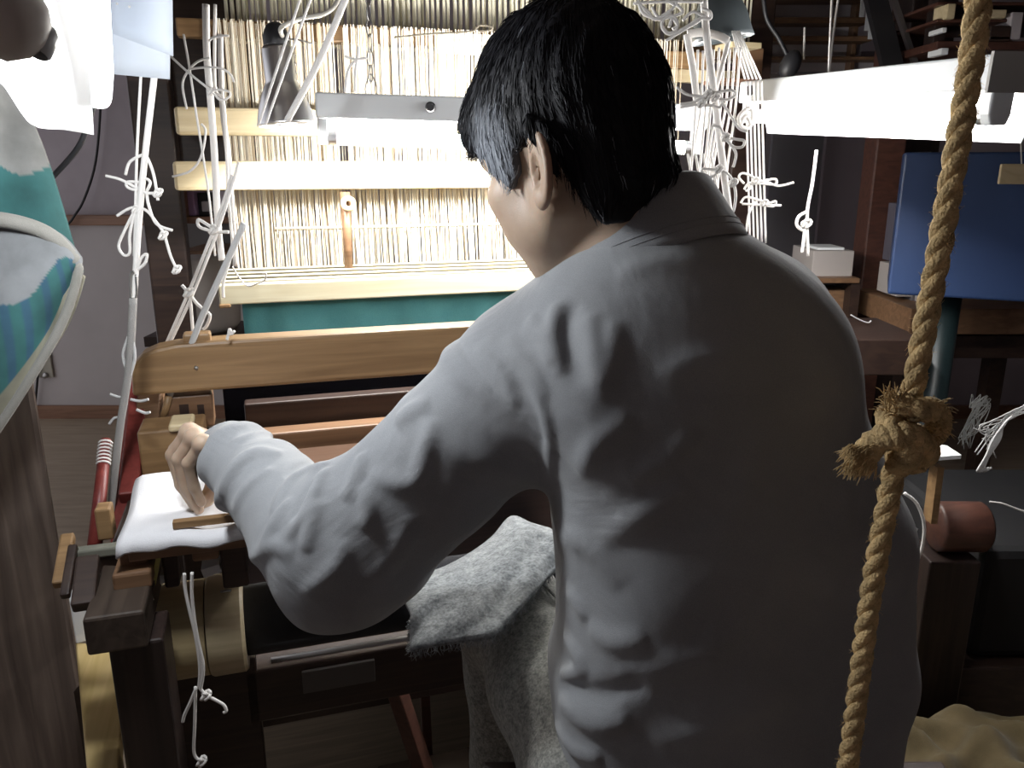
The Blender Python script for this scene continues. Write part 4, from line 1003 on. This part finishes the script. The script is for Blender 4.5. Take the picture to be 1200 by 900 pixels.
# head frame: F forward, Lf the weaver's left, Up
HC = A(at(668, 172, .845)); HS = .94
ANG, TILT = math.radians(47), math.radians(24)
Fh = A([-math.sin(ANG)*math.cos(TILT), math.cos(ANG)*math.cos(TILT), -math.sin(TILT)]); Lh = A([-math.cos(ANG), -math.sin(ANG), 0.0]); Uh = np.cross(Fh, Lh)
HR = np.stack([Fh, Lh, Uh], 1)                          # columns: head axes in the world
def to_head(p): return ((p-HC)@HR)/HS
def from_head(q): return HC+(A(q, float)*HS)@HR.T
def head_sdf(q):
    d = sd_ell(q, (-.008, 0, .022), (.100, .079, .092))
    d = smin(d, sd_ell(q, (.030, 0, -.048), (.060, .058, .070)), .03)
    d = smin(d, sd_cap(q, (.070, 0, -.096), (.058, 0, -.085), .020, .03), .025)
    for s in (1, -1):
        d = smin(d, sd_cap(q, (.0, .055*s, -.065), (.055, .028*s, -.098), .018, .018), .03)
        d = smin(d, sd_ell(q, (.062, .043*s, -.028), (.026, .025, .024)), .02); d = smin(d, sd_ell(q, (.052, .040*s, -.062), (.030, .024, .030)), .02)
    d = smin(d, sd_ell(q, (.078, 0, .018), (.018, .052, .014)), .02)
    d = smin(d, sd_cap(q, (.090, 0, .002), (.108, 0, -.030), .007, .0115), .014)
    for s in (1, -1):
        d = smin(d, sd_ell(q, (.100, .011*s, -.034), (.011, .008, .008)), .006)
        d = smax(d, -sd_ell(q, (.098, .032*s, -.004), (.014, .018, .010)), .012)
    d = smin(d, sd_ell(q, (.090, 0, -.060), (.012, .024, .0065)), .008)
    d = smin(d, sd_ell(q, (.088, 0, -.072), (.012, .021, .0075)), .008)
    d = smax(d, -sd_cap(q, (.106, -.02, -.066), (.106, .02, -.066), .0045, .0045), .005)
    # ears
    for s in (1, -1):
        c_ = A([-.016, .083*s, -.036]); a1 = .22; fl = .42
        ax = A([math.cos(a1), 0, math.sin(a1)]); az = A([-math.sin(a1), 0, math.cos(a1)])
        ax = n3(ax*math.cos(fl)+A([0, -s*math.sin(fl), 0])); ay = np.cross(az, ax); R_ = np.stack([ax, ay, az], 1)
        e = sd_ell(q, c_+A([-.006, .004*s, .004]), (.020, .0055, .033), R_)
        lq = (q-(c_+A([-.006, .004*s, .004])))@R_
        # helix rim
        rr = np.sqrt((lq[:, 0]/.019)**2+(lq[:, 2]/.032)**2); rim = np.sqrt(((rr-1)*.022)**2+(lq[:, 1]-.002*np.sign(s)*0)**2)-.0045
        e = smin(e, np.where(lq[:, 0] > .014, 1, rim), .003)
        side = 1 if (R_[:, 1]@A([0, s, 0])) > 0 else -1
        con = sd_ell(lq, (.003, side*.0045, -.004), (.0105, .0078, .017)); e = smax(e, -con, .0025)
        e = smin(e, sd_ell(lq, (.006, 0, -.031), (.0085, .005, .010)), .006)
        d = smin(d, e, .006)
    return d
NB = A([.140, .828, 1.185])                            # base of the neck
SKL = A(from_head((-.030, 0, -.035)))
SL, SR = A([.014, .850, 1.070]), A([.272, .885, 1.125])
EL = A(at(402, 632, .845)); WL = A(at(268, 533, 1.035))
ER = A([.315, 1.00, .90]); WR = A([.16, 1.16, .93])
HIPL, KNL, ANL = A([.125, .80, .62]), A([-.005, 1.088, .655]), A([.0, 1.08, .20])
HIPR, KNR, ANR = A([.35, .82, .62]), A([.40, 1.16, .655]), A([.39, 1.15, .20])

LV = A([(.50, .248, .795, .190, .137), (.60, .248, .795, .190, .139), (.70, .248, .80, .193, .137), (.80, .247, .807, .195, .134), (.88, .242, .815, .194, .133), (.96, .226, .822, .186, .132),
        (1.04, .204, .83, .170, .127), (1.10, .186, .835, .148, .117), (1.16, .178, .838, .135, .10), (1.22, .155, .835, .08, .075)])
LVz = np.linspace(.5, 1.22, 80)
def _cr(col):
    z = LV[:, 0]; v = LV[:, col]; w_ = np.interp(LVz, z, v); k = np.ones(7)/7; return np.convolve(np.pad(w_, 3, 'edge'), k, 'valid')
LVs = [_cr(c) for c in (1, 2, 3, 4)]
TY = math.radians(9)
def torso(p, off=0.0):
    z = p[:, 2]; cx, cy, a, b = [np.interp(z, LVz, t) for t in LVs]; a = a+off; b = b+off
    x = p[:, 0]-cx; y = p[:, 1]-cy; xr = x*math.cos(TY)+y*math.sin(TY); yr = -x*math.sin(TY)+y*math.cos(TY)
    e = 2.5
    k = (np.abs(xr/a)**e+np.abs(yr/b)**e)**(1/e)
    d = (k-1)*np.minimum(a, b)*.92
    return smax(smax(d, z-1.20-off, .06), .56-z, .01)
def fingers():
    """left hand: knuckle row, then every finger's joints, pinky nearest the camera"""
    out = []
    spec = [  # mcp, pip, dip, tip in pixels and forward distance, radius
        ((238, 520, 1.000), (221, 543, 1.004), (227, 570, 1.012), (236, 589, 1.016), .0082),
        ((228, 512, 1.020), (210, 538, 1.022), (219, 572, 1.026), (233, 597, 1.028), .0092),
        ((222, 508, 1.042), (203, 533, 1.044), (213, 568, 1.044), (231, 597, 1.044), .0096),
        ((222, 506, 1.064), (206, 527, 1.066), (216, 560, 1.062), (236, 592, 1.056), .0094)]
    for *j, r in spec: out.append(([A(at(*q)) for q in j], r))
    th = [(262, 538, 1.070), (252, 556, 1.078), (246, 578, 1.070), (240, 596, 1.058)]
    out.append(([A(at(*q)) for q in th], .0105)); return out
FG = fingers()
RH = []
for i in range(4):
    m0 = WR+A([-.075, .03+.0*i, .0])+A([0, .02*(i-1.5), 0]); RH.append(([m0, m0+A([-.03, .01, -.012]), m0+A([-.042, .012, -.034]), m0+A([-.038, .01, -.054])], .009))
RH.append(([WR+A([-.03, -.02, -.01]), WR+A([-.055, -.03, -.03]), WR+A([-.07, -.02, -.05]), WR+A([-.08, -.005, -.06])], .0105))
def hand_sdf(p, W, fg):
    d = None
    for (j, r) in fg[:4]:
        m = sd_cap(p, W*.8+j[0]*.2, j[0], .015, .0135)
        d = m if d is None else smin(d, m, .012)
    d = smin(d, sd_cap(p, W*.75+fg[4][0][0]*.25, fg[4][0][0], .016, .013), .014)
    for (j, r) in fg:
        f = sd_cap(p, j[0], j[1], r*1.15, r*1.02); f = smin(f, sd_cap(p, j[1], j[2], r*1.02, r*.92), .004); f = smin(f, sd_cap(p, j[2], j[3], r*.9, r*.78), .004)
        d = smin(d, f, .005)
    return d
def body_sdf(p):
    d = np.full(len(p), 1.0)
    q = to_head(p); hm = np.linalg.norm(q, axis=1) < .30
    neck = sd_cap(p, NB, SKL, .060*HS, .056*HS)
    hd = np.full(len(p), .3); 
    if hm.any(): hd[hm] = head_sdf(q[hm])*HS
    d = smin(hd, neck, .022)
    d = smin(d, torso(p, -.028), .04)
    for S_, E_, W_, fg in ((SL, EL, WL, FG), (SR, ER, WR, RH)):
        d = smin(d, sd_cap(p, NB, S_, .055, .052), .05); d = smin(d, sd_cap(p, S_, E_, .050, .040), .03); d = smin(d, sd_cap(p, E_, W_, .039, .027), .02)
        m = np.linalg.norm(p-W_, axis=1) < .25
        if m.any(): d[m] = smin(d[m], hand_sdf(p[m], W_, fg), .012)
    for H_, K_, N_ in ((HIPL, KNL, ANL), (HIPR, KNR, ANR)):
        d = smin(d, sd_cap(p, H_, K_, .075, .052), .03); d = smin(d, sd_cap(p, K_, N_, .050, .034), .02)
        d = smin(d, sd_cap(p, N_-A([0, 0, .03]), N_+A([0, .15, -.045]), .032, .022), .02)
    return d
def skin_mat():
    m, nt, b = newmat('skin')
    tc = nt.nodes.new('ShaderNodeTexCoord'); nz = nt.nodes.new('ShaderNodeTexNoise'); nz.inputs['Scale'].default_value = 28; nz.inputs['Detail'].default_value = 6
    nt.links.new(tc.outputs['Object'], nz.inputs['Vector']); rp = nt.nodes.new('ShaderNodeValToRGB')
    rp.color_ramp.elements[0].position = .3; rp.color_ramp.elements[1].position = .7
    rp.color_ramp.elements[0].color = (.39, .275, .20, 1); rp.color_ramp.elements[1].color = (.48, .36, .265, 1)
    nt.links.new(nz.outputs['Fac'], rp.inputs['Fac']); nt.links.new(rp.outputs['Color'], b.inputs['Base Color'])
    b.inputs['Roughness'].default_value = .5; b.inputs['Subsurface Weight'].default_value = .2; b.inputs['Subsurface Radius'].default_value = (.012, .004, .002); b.inputs['Subsurface Scale'].default_value = 1.0
    n2 = nt.nodes.new('ShaderNodeTexNoise'); n2.inputs['Scale'].default_value = 500; bp = nt.nodes.new('ShaderNodeBump'); bp.inputs['Strength'].default_value = .15; bp.inputs['Distance'].default_value = .001
    nt.links.new(tc.outputs['Object'], n2.inputs['Vector']); nt.links.new(n2.outputs['Fac'], bp.inputs['Height']); nt.links.new(bp.outputs['Normal'], b.inputs['Normal'])
    return m
M['skin'] = skin_mat()
v, q = sdf_mesh(body_sdf, (-.52, .62, .08), (.50, 1.36, 1.50), .0025)
PB = Vector((.25, .80, .55))
man = np_obj('person', v, q, M['skin'], None, base=PB)
tag(man, 'seated man seen from behind in grey work jacket, left hand on the white pad', 'person')

# --- jacket
def rdg(t): return (.5+.5*np.sin(t))**2.2
EA = n3(EL-SL); FA = n3(WL-EL)
def jacket_sdf(p):
    d = torso(p)
    tr = smin(sd_cap(p, A([.145, .825, 1.185]), SL+A([.012, -.005, .012]), .069, .064), sd_cap(p, A([.15, .825, 1.19]), SR+A([-.01, 0, .012]), .068, .064), .03)
    d = smin(d, tr, .07)
    d = smin(d, sd_ell(p, (.18, .785, 1.10), (.15, .085, .11)), .06)          # rounded upper back
    # right sleeve
    r = smin(sd_cap(p, SR, ER, .066, .060), sd_cap(p, ER, WR, .062, .048), .03); d = smin(d, r, .04)
    # left sleeve with folds
    t1 = np.clip((p-SL)@EA/np.linalg.norm(EL-SL), 0, 1.2); t2 = np.clip((p-EL)@FA/np.linalg.norm(WL-EL), -.2, 1.1)
    s1 = sd_cap(p, SL, EL+A([0, -.006, -.012]), .079, .074); s2 = sd_cap(p, EL+A([0, -.006, -.012]), WL, .074, .043)
    ax1 = p[:, 2]*9+p[:, 1]*7; f1 = -.0085*rdg(t1*14+ax1*1.5+1.2*np.sin(p[:, 2]*18))*np.clip(1-np.abs(t1-.80)/.6, 0, 1)
    f1 += -.0075*rdg(t1*20-p[:, 2]*30+p[:, 0]*18+1.7)*np.clip(1-np.abs(t1-.15)/.35, 0, 1)
    f2 = -.0090*rdg(t2*13+p[:, 2]*34+.9*np.sin(p[:, 1]*26))*np.clip(1-np.abs(t2-.15)/.5, 0, 1)-.0100*rdg(t2*21+p[:, 2]*40+1+.7*np.sin(p[:, 2]*50))*np.clip(1-np.abs(t2-.80)/.36, 0, 1)
    s = smin(s1+f1, s2+f2, .035)
    cut = (p-WL)@FA-.006; s = smax(s, cut, .008)
    inner = sd_cap(p, EL, WL+FA*.02, .05, .0385); s = smax(s, -np.where((p-WL)@FA > -.035, inner, 1.0), .004)
    d = smin(d, s, .045)
    # drapery on the trunk
    x, y, z = p[:, 0], p[:, 1], p[:, 2]
    wv = -.0070*rdg(26*x+40*z+2.0*np.sin(11*z))*np.clip((.95-z)/.3, 0, 1)*np.clip((.20-x)/.15, 0, 1)
    wv += -.0100*rdg(48*z+16*x+1.3*np.sin(30*x))*np.clip((.80-z)/.12, 0, 1)*np.clip((.14-x)/.08, 0, 1)
    wv += -.0060*rdg(15*x-24*z+2*np.sin(9*x+7*z))*np.clip((1.18-z)/.2, 0, 1)
    wv += -.0085*rdg(40*(x*.8+z*.55)+1.5*np.sin(14*z))*np.clip(1-np.abs(x-.07)/.10, 0, 1)*np.clip(1-np.abs(z-1.03)/.13, 0, 1)
    d = d+wv
    # armhole seam and yoke seam as shallow grooves
    pl = np.abs((p-(SL+EA*.012))@n3(EA+A([.25, 0, .12]))); sg = np.exp(-(pl/.0022)**2)*.0016*np.where(z > .96, 1, 0); d = d+np.where(x < .10, sg, 0)
    # neck opening
    d = smax(d, -sd_cap(p, NB-A([0, 0, .02]), SKL+A([0, 0, .1]), .056, .062), .006)
    return d
CREASES = [  # (polyline in the picture, height, width): where the cloth really bunches, laid on the jacket's own surface
 ([(268, 520), (303, 509), (330, 514)], .006, .007), ([(257, 582), (272, 550), (300, 530), (333, 533)], .009, .009), ([(272, 600), (290, 570), (322, 548)], .006, .009),
 ([(317, 603), (340, 566), (365, 550), (384, 545)], .010, .009), ([(307, 640), (325, 606), (342, 584)], .008, .009), ([(333, 634), (358, 600), (371, 568), (384, 548)], .010, .008),
 ([(358, 648), (364, 615), (373, 584)], .008, .009), ([(404, 588), (420, 552), (426, 530)], .009, .010), ([(426, 622), (432, 596), (424, 566)], .007, .010),
 ([(432, 554), (463, 566), (488, 560), (500, 520), (506, 490)], .009, .011), ([(463, 498), (478, 484), (505, 470)], .008, .012), ([(290, 660), (318, 640), (345, 650)], .006, .010),
 ([(352, 700), (392, 668), (402, 630)], .006, .012), ([(430, 690), (470, 640), (480, 600)], .005, .014), ([(335, 560), (352, 545), (372, 541)], -.006, .007), ([(342, 612), (356, 584), (368, 562)], -.006, .007),
 ([(566, 394), (612, 432), (637, 480), (645, 527), (640, 580)], .0055, .006), ([(590, 397), (625, 434), (640, 470)], .005, .008), ([(556, 408), (590, 440), (606, 480)], .005, .009),
 ([(655, 352), (648, 392), (660, 440)], .0075, .010), ([(677, 352), (664, 388), (678, 455)], -.005, .010), ([(690, 366), (698, 410), (704, 458)], .0075, .010), ([(720, 372), (716, 420), (700, 470)], .006, .011),
 ([(618, 372), (640, 400), (650, 430)], .007, .010), ([(731, 566), (776, 540), (818, 502)], .005, .012), ([(700, 636), (750, 606), (810, 564)], .005, .014), ([(676, 560), (700, 520), (742, 492)], .005, .012), ([(770, 440), (830, 420), (900, 428)], .003, .014),
 ([(650, 628), (690, 640), (730, 690)], .004, .014), ([(664, 690), (676, 705), (688, 728)], .005, .010), ([(661, 742), (682, 782), (656, 792)], .010, .008), ([(690, 735), (720, 752), (760, 748)], .006, .012),
 ([(654, 820), (697, 848), (740, 842)], .009, .011), ([(651, 846), (674, 878), (706, 890)], .009, .009), ([(655, 800), (700, 815), (760, 800)], -.007, .010), ([(740, 790), (820, 770), (900, 720)], .004, .018), ([(840, 640), (880, 560), (900, 480)], .003, .016), ([(960, 700), (985, 610), (990, 520)], .004, .016), ([(760, 870), (840, 850), (930, 800)], .004, .018), ([(720, 320), (790, 305), (860, 320)], .004, .012)]
def on_surface(pts):
    d = A([ray(x, y) for x, y in pts], float); d /= np.linalg.norm(d, axis=1)[:, None]; t = np.full(len(d), .45)
    for _ in range(60): t += np.clip(jacket_sdf(A(CAM)+d*t[:, None])*.8, -.02, .05)
    return A(CAM)+d*t[:, None]
CR = []
for pl_, am, wd in CREASES:
    dn = smooth_path([Vector((x, y, 0)) for x, y in pl_], 4); s_ = on_surface([(q.x, q.y) for q in dn]); CR.append((s_, am*1.2, wd*.85))
def jacket_folded(p):
    d = jacket_sdf(p)
    for s_, am, wd in CR:
        lo_, hi_ = s_.min(0)-3*wd, s_.max(0)+3*wd
        m = ((p > lo_) & (p < hi_)).all(1)
        if not m.any(): continue
        q = p[m]; best = np.full(len(q), 9.0); n_ = len(s_)-1; tt = np.zeros(len(q))
        for i in range(n_):
            a, b = s_[i], s_[i+1]; ab = b-a; t = np.clip(((q-a)@ab)/max(1e-9, ab@ab), 0, 1); dd = np.linalg.norm(q-a-t[:, None]*ab, axis=1)
            k_ = dd < best; best = np.where(k_, dd, best); tt = np.where(k_, (i+t)/n_, tt)
        d[m] -= am*np.exp(-(best/wd)**2)*np.sin(math.pi*np.clip(tt, .0, 1.))**.9
    return d
M['jacket'] = cloth('grey_work_cotton', (.235, .245, .262), (.315, .325, .340), scale=1100, fold=.22, mottled=9, foldscale=9)
v, q = sdf_mesh(jacket_folded, (-.50, .60, .54), (.56, 1.30, 1.34), .0036)
jk = np_obj('jacket', v, q, M['jacket'], man)

# --- collar: standing band with a folded fall
cc = A([.134, .850, 1.224]); fw = n3(A([-.62, .78, 0])); sd_ = np.cross(fw, A([0, 0, 1.0])); nrm = n3(A([0, 0, 1.0])+fw*.50); fw2 = n3(fw-nrm*(fw@nrm))
def ring(rad, h, a0, a1, n=64, ex=1.08):
    out = []
    for i in range(n+1):
        a = a0+(a1-a0)*i/n; out.append(cc+fw2*(-math.cos(a))*rad*ex+sd_*math.sin(a)*rad+nrm*h)
    return out
mb = MB(); R0, R1 = -2.65, 2.65
rows = [ring(.079, -.012, R0, R1), ring(.075, .010, R0, R1), ring(.0735, .030, R0, R1), ring(.0755, .0345, R0, R1), ring(.079, .031, R0, R1), ring(.084, .010, R0, R1), ring(.089, -.012, R0, R1), ring(.094, -.030, R0, R1), ring(.0945, -.038, R0, R1)]
mb.grid([[Vector(p) for p in r_] for r_ in rows]); col_ = mb.build('collar', M['jacket'], man, smooth=True, solid=.0025)
for k, h in ((.0930, -.026), (.0912, -.019)):
    mb = MB(); mb.tube([Vector(p)+Vector(nrm)*.0 for p in ring(k+.0012, h, R0*.97, R1*.97)], .0007, 5); mb.build('collar_stitch', M['jacket'], col_, smooth=True)
# cuff band
mb = MB(); e1_ = n3(np.cross(FA, A([0, 0, 1.0]))); e2_ = np.cross(FA, e1_)
P = []
for k, (dd, rr) in enumerate(((-.062, .040), (-.05, .0490), (-.02, .0480), (.006, .0462), (.009, .0448), (.006, .0425), (-.02, .042))):
    P.append([Vector(WL+FA*dd+(e1_*math.cos(a)+e2_*math.sin(a))*(rr+.0015*math.sin(3*a+k*.5))) for a in [2*math.pi*i/40 for i in range(41)]])
mb.grid(P).build('cuff', M['jacket'], jk, smooth=True)

# --- trousers and slippers
def trouser_sdf(p):
    d = sd_ell(p, (.245, .80, .635), (.20, .14, .10))
    for H_, K_, N_, s in ((HIPL, KNL, ANL, 1), (HIPR, KNR, ANR, 1)):
        l = smin(sd_cap(p, H_+A([-.01, -.03, .0]), K_, .098, .076), sd_cap(p, K_, N_, .074, .056), .03)
        d = smin(d, l, .03)
    d = d+.0028*np.sin(p[:, 1]*55+p[:, 0]*38+1.5*np.sin(p[:, 2]*30))*1.0+.0020*np.sin(p[:, 0]*70-p[:, 1]*22)
    return smax(d, .17-p[:, 2], .004)
M['tweed'] = cloth('grey_tweed', (.13, .135, .13), (.36, .36, .33), scale=330, fold=.1, mottled=120)
v, q = sdf_mesh(trouser_sdf, (-.16, .56, .14), (.54, 1.30, .80), .0045)
np_obj('trousers', v, q, M['tweed'], man)
mb = MB(); a = Vector(HIPL)+Vector((-.03, -.03, .095)); 
mb.tube(smooth_path([Vector(HIPL)+Vector((.0, -.12, .10)), Vector(HIPL)+Vector((-.01, .0, .103)), Vector(HIPL)*.6+Vector(KNL)*.4+Vector((.02, 0, .090)), Vector(HIPL)*.25+Vector(KNL)*.75+Vector((.024, 0, .078)), Vector(KNL)+Vector((.01, .02, .072))]), .0022, 6)
mb.build('trouser_seam', M['tweed'], man, smooth=True)
for N_ in (ANL, ANR):
    mb = MB(); mb.ball(Vector(N_)+Vector((0, .06, -.045)), .05, 20, 12, (.95, 2.6, .62)); mb.build('slipper', plain('navy_slipper', (.02, .02, .05), .8), man, smooth=True)
# bench under him
bench = empty('weaving_bench', (.26, .76, 0), 'plain dark wooden bench the man sits on, under the jacket hem', 'bench')
MB().box((.27, .77, .505), (.62, .30, .035)).build('seat', M['dark'], bench, bevel=.004)
for sx in (-.28, .28):
    for sy in (-.12, .12): MB().box((.27+sx, .77+sy, .244), (.05, .05, .488)).build('leg', M['dark'], bench, bevel=.003)

# --- eyes and brows
for s in (1, -1):
    mb = MB(); mb.ball(Vector(from_head((.076, .031*s, -.004))), .0125*HS, 16, 10); mb.build('eye', plain('eye_white', (.75, .72, .70), .2), man, smooth=True)
    mb = MB(); mb.ball(Vector(from_head((.0852, .0325*s, -.006))), .0055*HS, 12, 8); mb.build('iris', plain('dark_iris', (.02, .012, .01), .2), man, smooth=True)
    mb = MB(); mb.tube([Vector(from_head(t)) for t in ((.096, .014*s, .016), (.092, .032*s, .022), (.078, .050*s, .016))], [.003, .0035, .0015], 6); mb.build('eyebrow', M['black'], man, smooth=True)

# --- hair
def hair_line(x):                                      # lowest height of the hair for a place front to back
    return np.interp(x, [-.12, -.085, -.070, -.058, -.048, -.040, -.033, -.026, .002, .010, .020, .030, .040, .052, .064, .078, .11], [-.112, -.115, -.115, -.110, -.100, -.085, -.035, .0, .0, -.012, -.022, -.031, -.028, -.006, .014, .034, .042])
def hair_sdf(p):
    q = to_head(p)
    d = sd_ell(q, (-.004, 0, .030), (.107, .088, .119))
    d = smin(d, sd_ell(q, (-.052, 0, -.060), (.050, .068, .072)), .03); d = smin(d, sd_ell(q, (-.046, 0, .038), (.076, .084, .095)), .02)
    d = smin(d, sd_ell(q, (.070, 0, .062), (.050, .058, .034)), .03)
    inn = head_sdf(q)
    d = smin(np.maximum(d, inn-.038), np.maximum(inn-.006, sd_ell(q, (.0, 0, .0), (.12, .10, .14))), .006)
    up = hair_line(q[:, 0])-q[:, 2]
    d = smax(d, up+.003*np.sin(q[:, 0]*300), .006)
    st = .0009*np.sin(q[:, 0]*210+q[:, 2]*60+4*np.sin(q[:, 1]*40))+.0006*np.sin(q[:, 0]*420-q[:, 1]*160+q[:, 2]*90)
    d = d+st
    return d*HS*.9
def hair_mat():
    m, nt, b = newmat('black_hair')
    at_ = nt.nodes.new('ShaderNodeAttribute'); at_.attribute_name = 'grey'
    rp = nt.nodes.new('ShaderNodeValToRGB'); rp.color_ramp.elements[0].color = (.006, .006, .009, 1); rp.color_ramp.elements[1].color = (.30, .32, .36, 1)
    nt.links.new(at_.outputs['Fac'], rp.inputs['Fac']); nt.links.new(rp.outputs['Color'], b.inputs['Base Color'])
    b.inputs['Roughness'].default_value = .62; b.inputs['Specular IOR Level'].default_value = .25
    return m
M['hair'] = hair_mat()
cor = A([from_head((x, y, z)) for x in (-.16, .15) for y in (-.13, .13) for z in (-.13, .16)])
v, q = sdf_mesh(hair_sdf, cor.min(0), cor.max(0), .0030)
hair = np_obj('hair', v, q, M['hair'], man)
def grey_of(loc):                                      # the temples have gone grey
    x, y, z = loc[:, 0], np.abs(loc[:, 1]), loc[:, 2]
    return np.clip(1-np.sqrt(((x-.040)/.045)**2+((z-.002)/.062)**2), 0, 1)*np.clip((y-.03)/.03, 0, 1)
g = grey_of(to_head(v))*.9
at_ = hair.data.attributes.new('grey', 'FLOAT', 'POINT'); at_.data.foreach_set('value', np.clip(g, 0, 1).astype(np.float32)) if len(hair.data.vertices) == len(g) else None
# strands
lq = to_head(v); sel = np.where(lq[:, 2] > -.09)[0]
NS = 9000; pick = np.random.choice(sel, NS)
cw = A([-.055, -.01, .125])
inn = head_sdf(lq[pick]); pick = pick[inn > .003]
sv, sf, sg_ = [], [], []
eps = .002
def hgrad(p):
    d0 = hair_sdf(p); return np.stack([(hair_sdf(p+A([eps if i == k else 0 for i in range(3)]))-d0)/eps for k in range(3)], 1)
pos = v[pick].copy(); nseg = 5
segs = [pos.copy()]; lenv = np.random.uniform(.009, .019, len(pos))
front = to_head(pos)[:, 0] > .055
lenv = np.where(front, lenv*1.3, lenv)
for k in range(nseg):
    ql = to_head(pos); g_ = hgrad(pos); g_ /= np.maximum(np.linalg.norm(g_, axis=1), 1e-6)[:, None]
    dl = ql-cw; dl[:, 2] -= .10; dl[:, 0] += np.where(ql[:, 2] > .03, .04, -.02)
    dw = dl@HR.T; dw /= np.maximum(np.linalg.norm(dw, axis=1), 1e-6)[:, None]
    dw += np.random.normal(0, .12, dw.shape)
    dw -= g_*(np.sum(dw*g_, 1)-np.where(k < nseg-1, .06, .10))[:, None]
    dw /= np.maximum(np.linalg.norm(dw, axis=1), 1e-6)[:, None]
    pos = pos+dw*(lenv/nseg)[:, None]; segs.append(pos.copy())
segs = np.stack(segs, 1); nS = len(segs)
hl_ = to_head(segs[:, -1]); gr = np.clip(grey_of(hl_)*3.0*np.random.uniform(.2, 1.3, nS), 0, 1); gr = np.where(np.random.random(nS) < .015, .9, gr)
V_, F_, G_ = [], [], []
for i in range(nS):
    b0 = len(V_); rad = random.uniform(.0003, .0006)
    t = n3(segs[i, -1]-segs[i, 0]); e = n3(np.cross(t, A([.3, .5, .8]))); f = np.cross(t, e)
    for k in range(nseg+1):
        r_ = rad*(1-.8*(k/nseg)**2)
        for a in range(3): V_.append(segs[i, k]+(e*math.cos(a*2.094)+f*math.sin(a*2.094))*r_); G_.append(gr[i])
    for k in range(nseg):
        for a in range(3): F_.append((b0+k*3+a, b0+k*3+(a+1) % 3, b0+k*3+3+(a+1) % 3, b0+k*3+3+a))
hs = np_obj('hair_strands', A(V_), A(F_), M['hair'], man); hs['kind'] = 'stuff'
at_ = hs.data.attributes.new('grey', 'FLOAT', 'POINT')
if len(hs.data.vertices) == len(G_): at_.data.foreach_set('value', A(G_).astype(np.float32))

# --- frayed woollen cloth over the knee
M['wool'] = cloth('frayed_grey_wool', (.12, .13, .14), (.34, .36, .37), scale=260, fold=.10, mottled=70, foldscale=22)
top = [(483, 722), (502, 704), (540, 690), (572, 672), (600, 650), (622, 624), (646, 632), (672, 640)]
bot = [(482, 763), (510, 757), (545, 751), (578, 745), (604, 720), (628, 694), (652, 668), (676, 664)]
T = smooth_path([Vector((a, b, 0)) for a, b in top], 6); Bt = smooth_path([Vector((a, b, 0)) for a, b in bot], 6); n = len(T); P = []
for i in range(14):
    row = []
    for j in range(n):
        a = T[j].lerp(Bt[j], i/13); s = j/(n-1)
        z = .775-.02*(i/13)-.045*(1-s)**1.5+.0018*math.sin(i*.6+j*.3)+.0015*math.sin(j*.5)
        row.append(atz(a.x, a.y, z))
    P.append(row)
# the cloth goes on under the sleeve, away from the camera
back = [[q+V*.10*(1-k/4)-Z*.02*(1-k/4)+Vector((0, 0, 0)) for q in P[0]] for k in range(4)]
wc = tag(MB().grid(back+P).build('wool_cloth', M['wool'], None, smooth=True, solid=.006), 'frayed grey woollen cloth lying over the knee below the left sleeve', 'cloth')
mb = MB()
for j in range(0, n-8):
    for r_ in range(5):
        q = P[-1][j].lerp(P[-1][j+1], random.random()); mb.tube([q, q+Vector((random.uniform(-.003, .003), -.003, -.004)), q+Vector((random.uniform(-.005, .005), -.005, random.uniform(-.012, -.005)))], [.0006, .0005, .0002], 4, caps=False)
for i in range(13):
    for r_ in range(6):
        q = P[i][0].lerp(P[i+1][0], random.random()); mb.tube([q, q+Vector((-.003, random.uniform(-.002, .002), -.002)), q+Vector((random.uniform(-.008, -.003), random.uniform(-.004, .004), random.uniform(-.007, 0)))], [.0007, .0005, .0002], 4, caps=False)
fr = mb.build('fringe', M['wool'], wc); fr['kind'] = 'stuff'
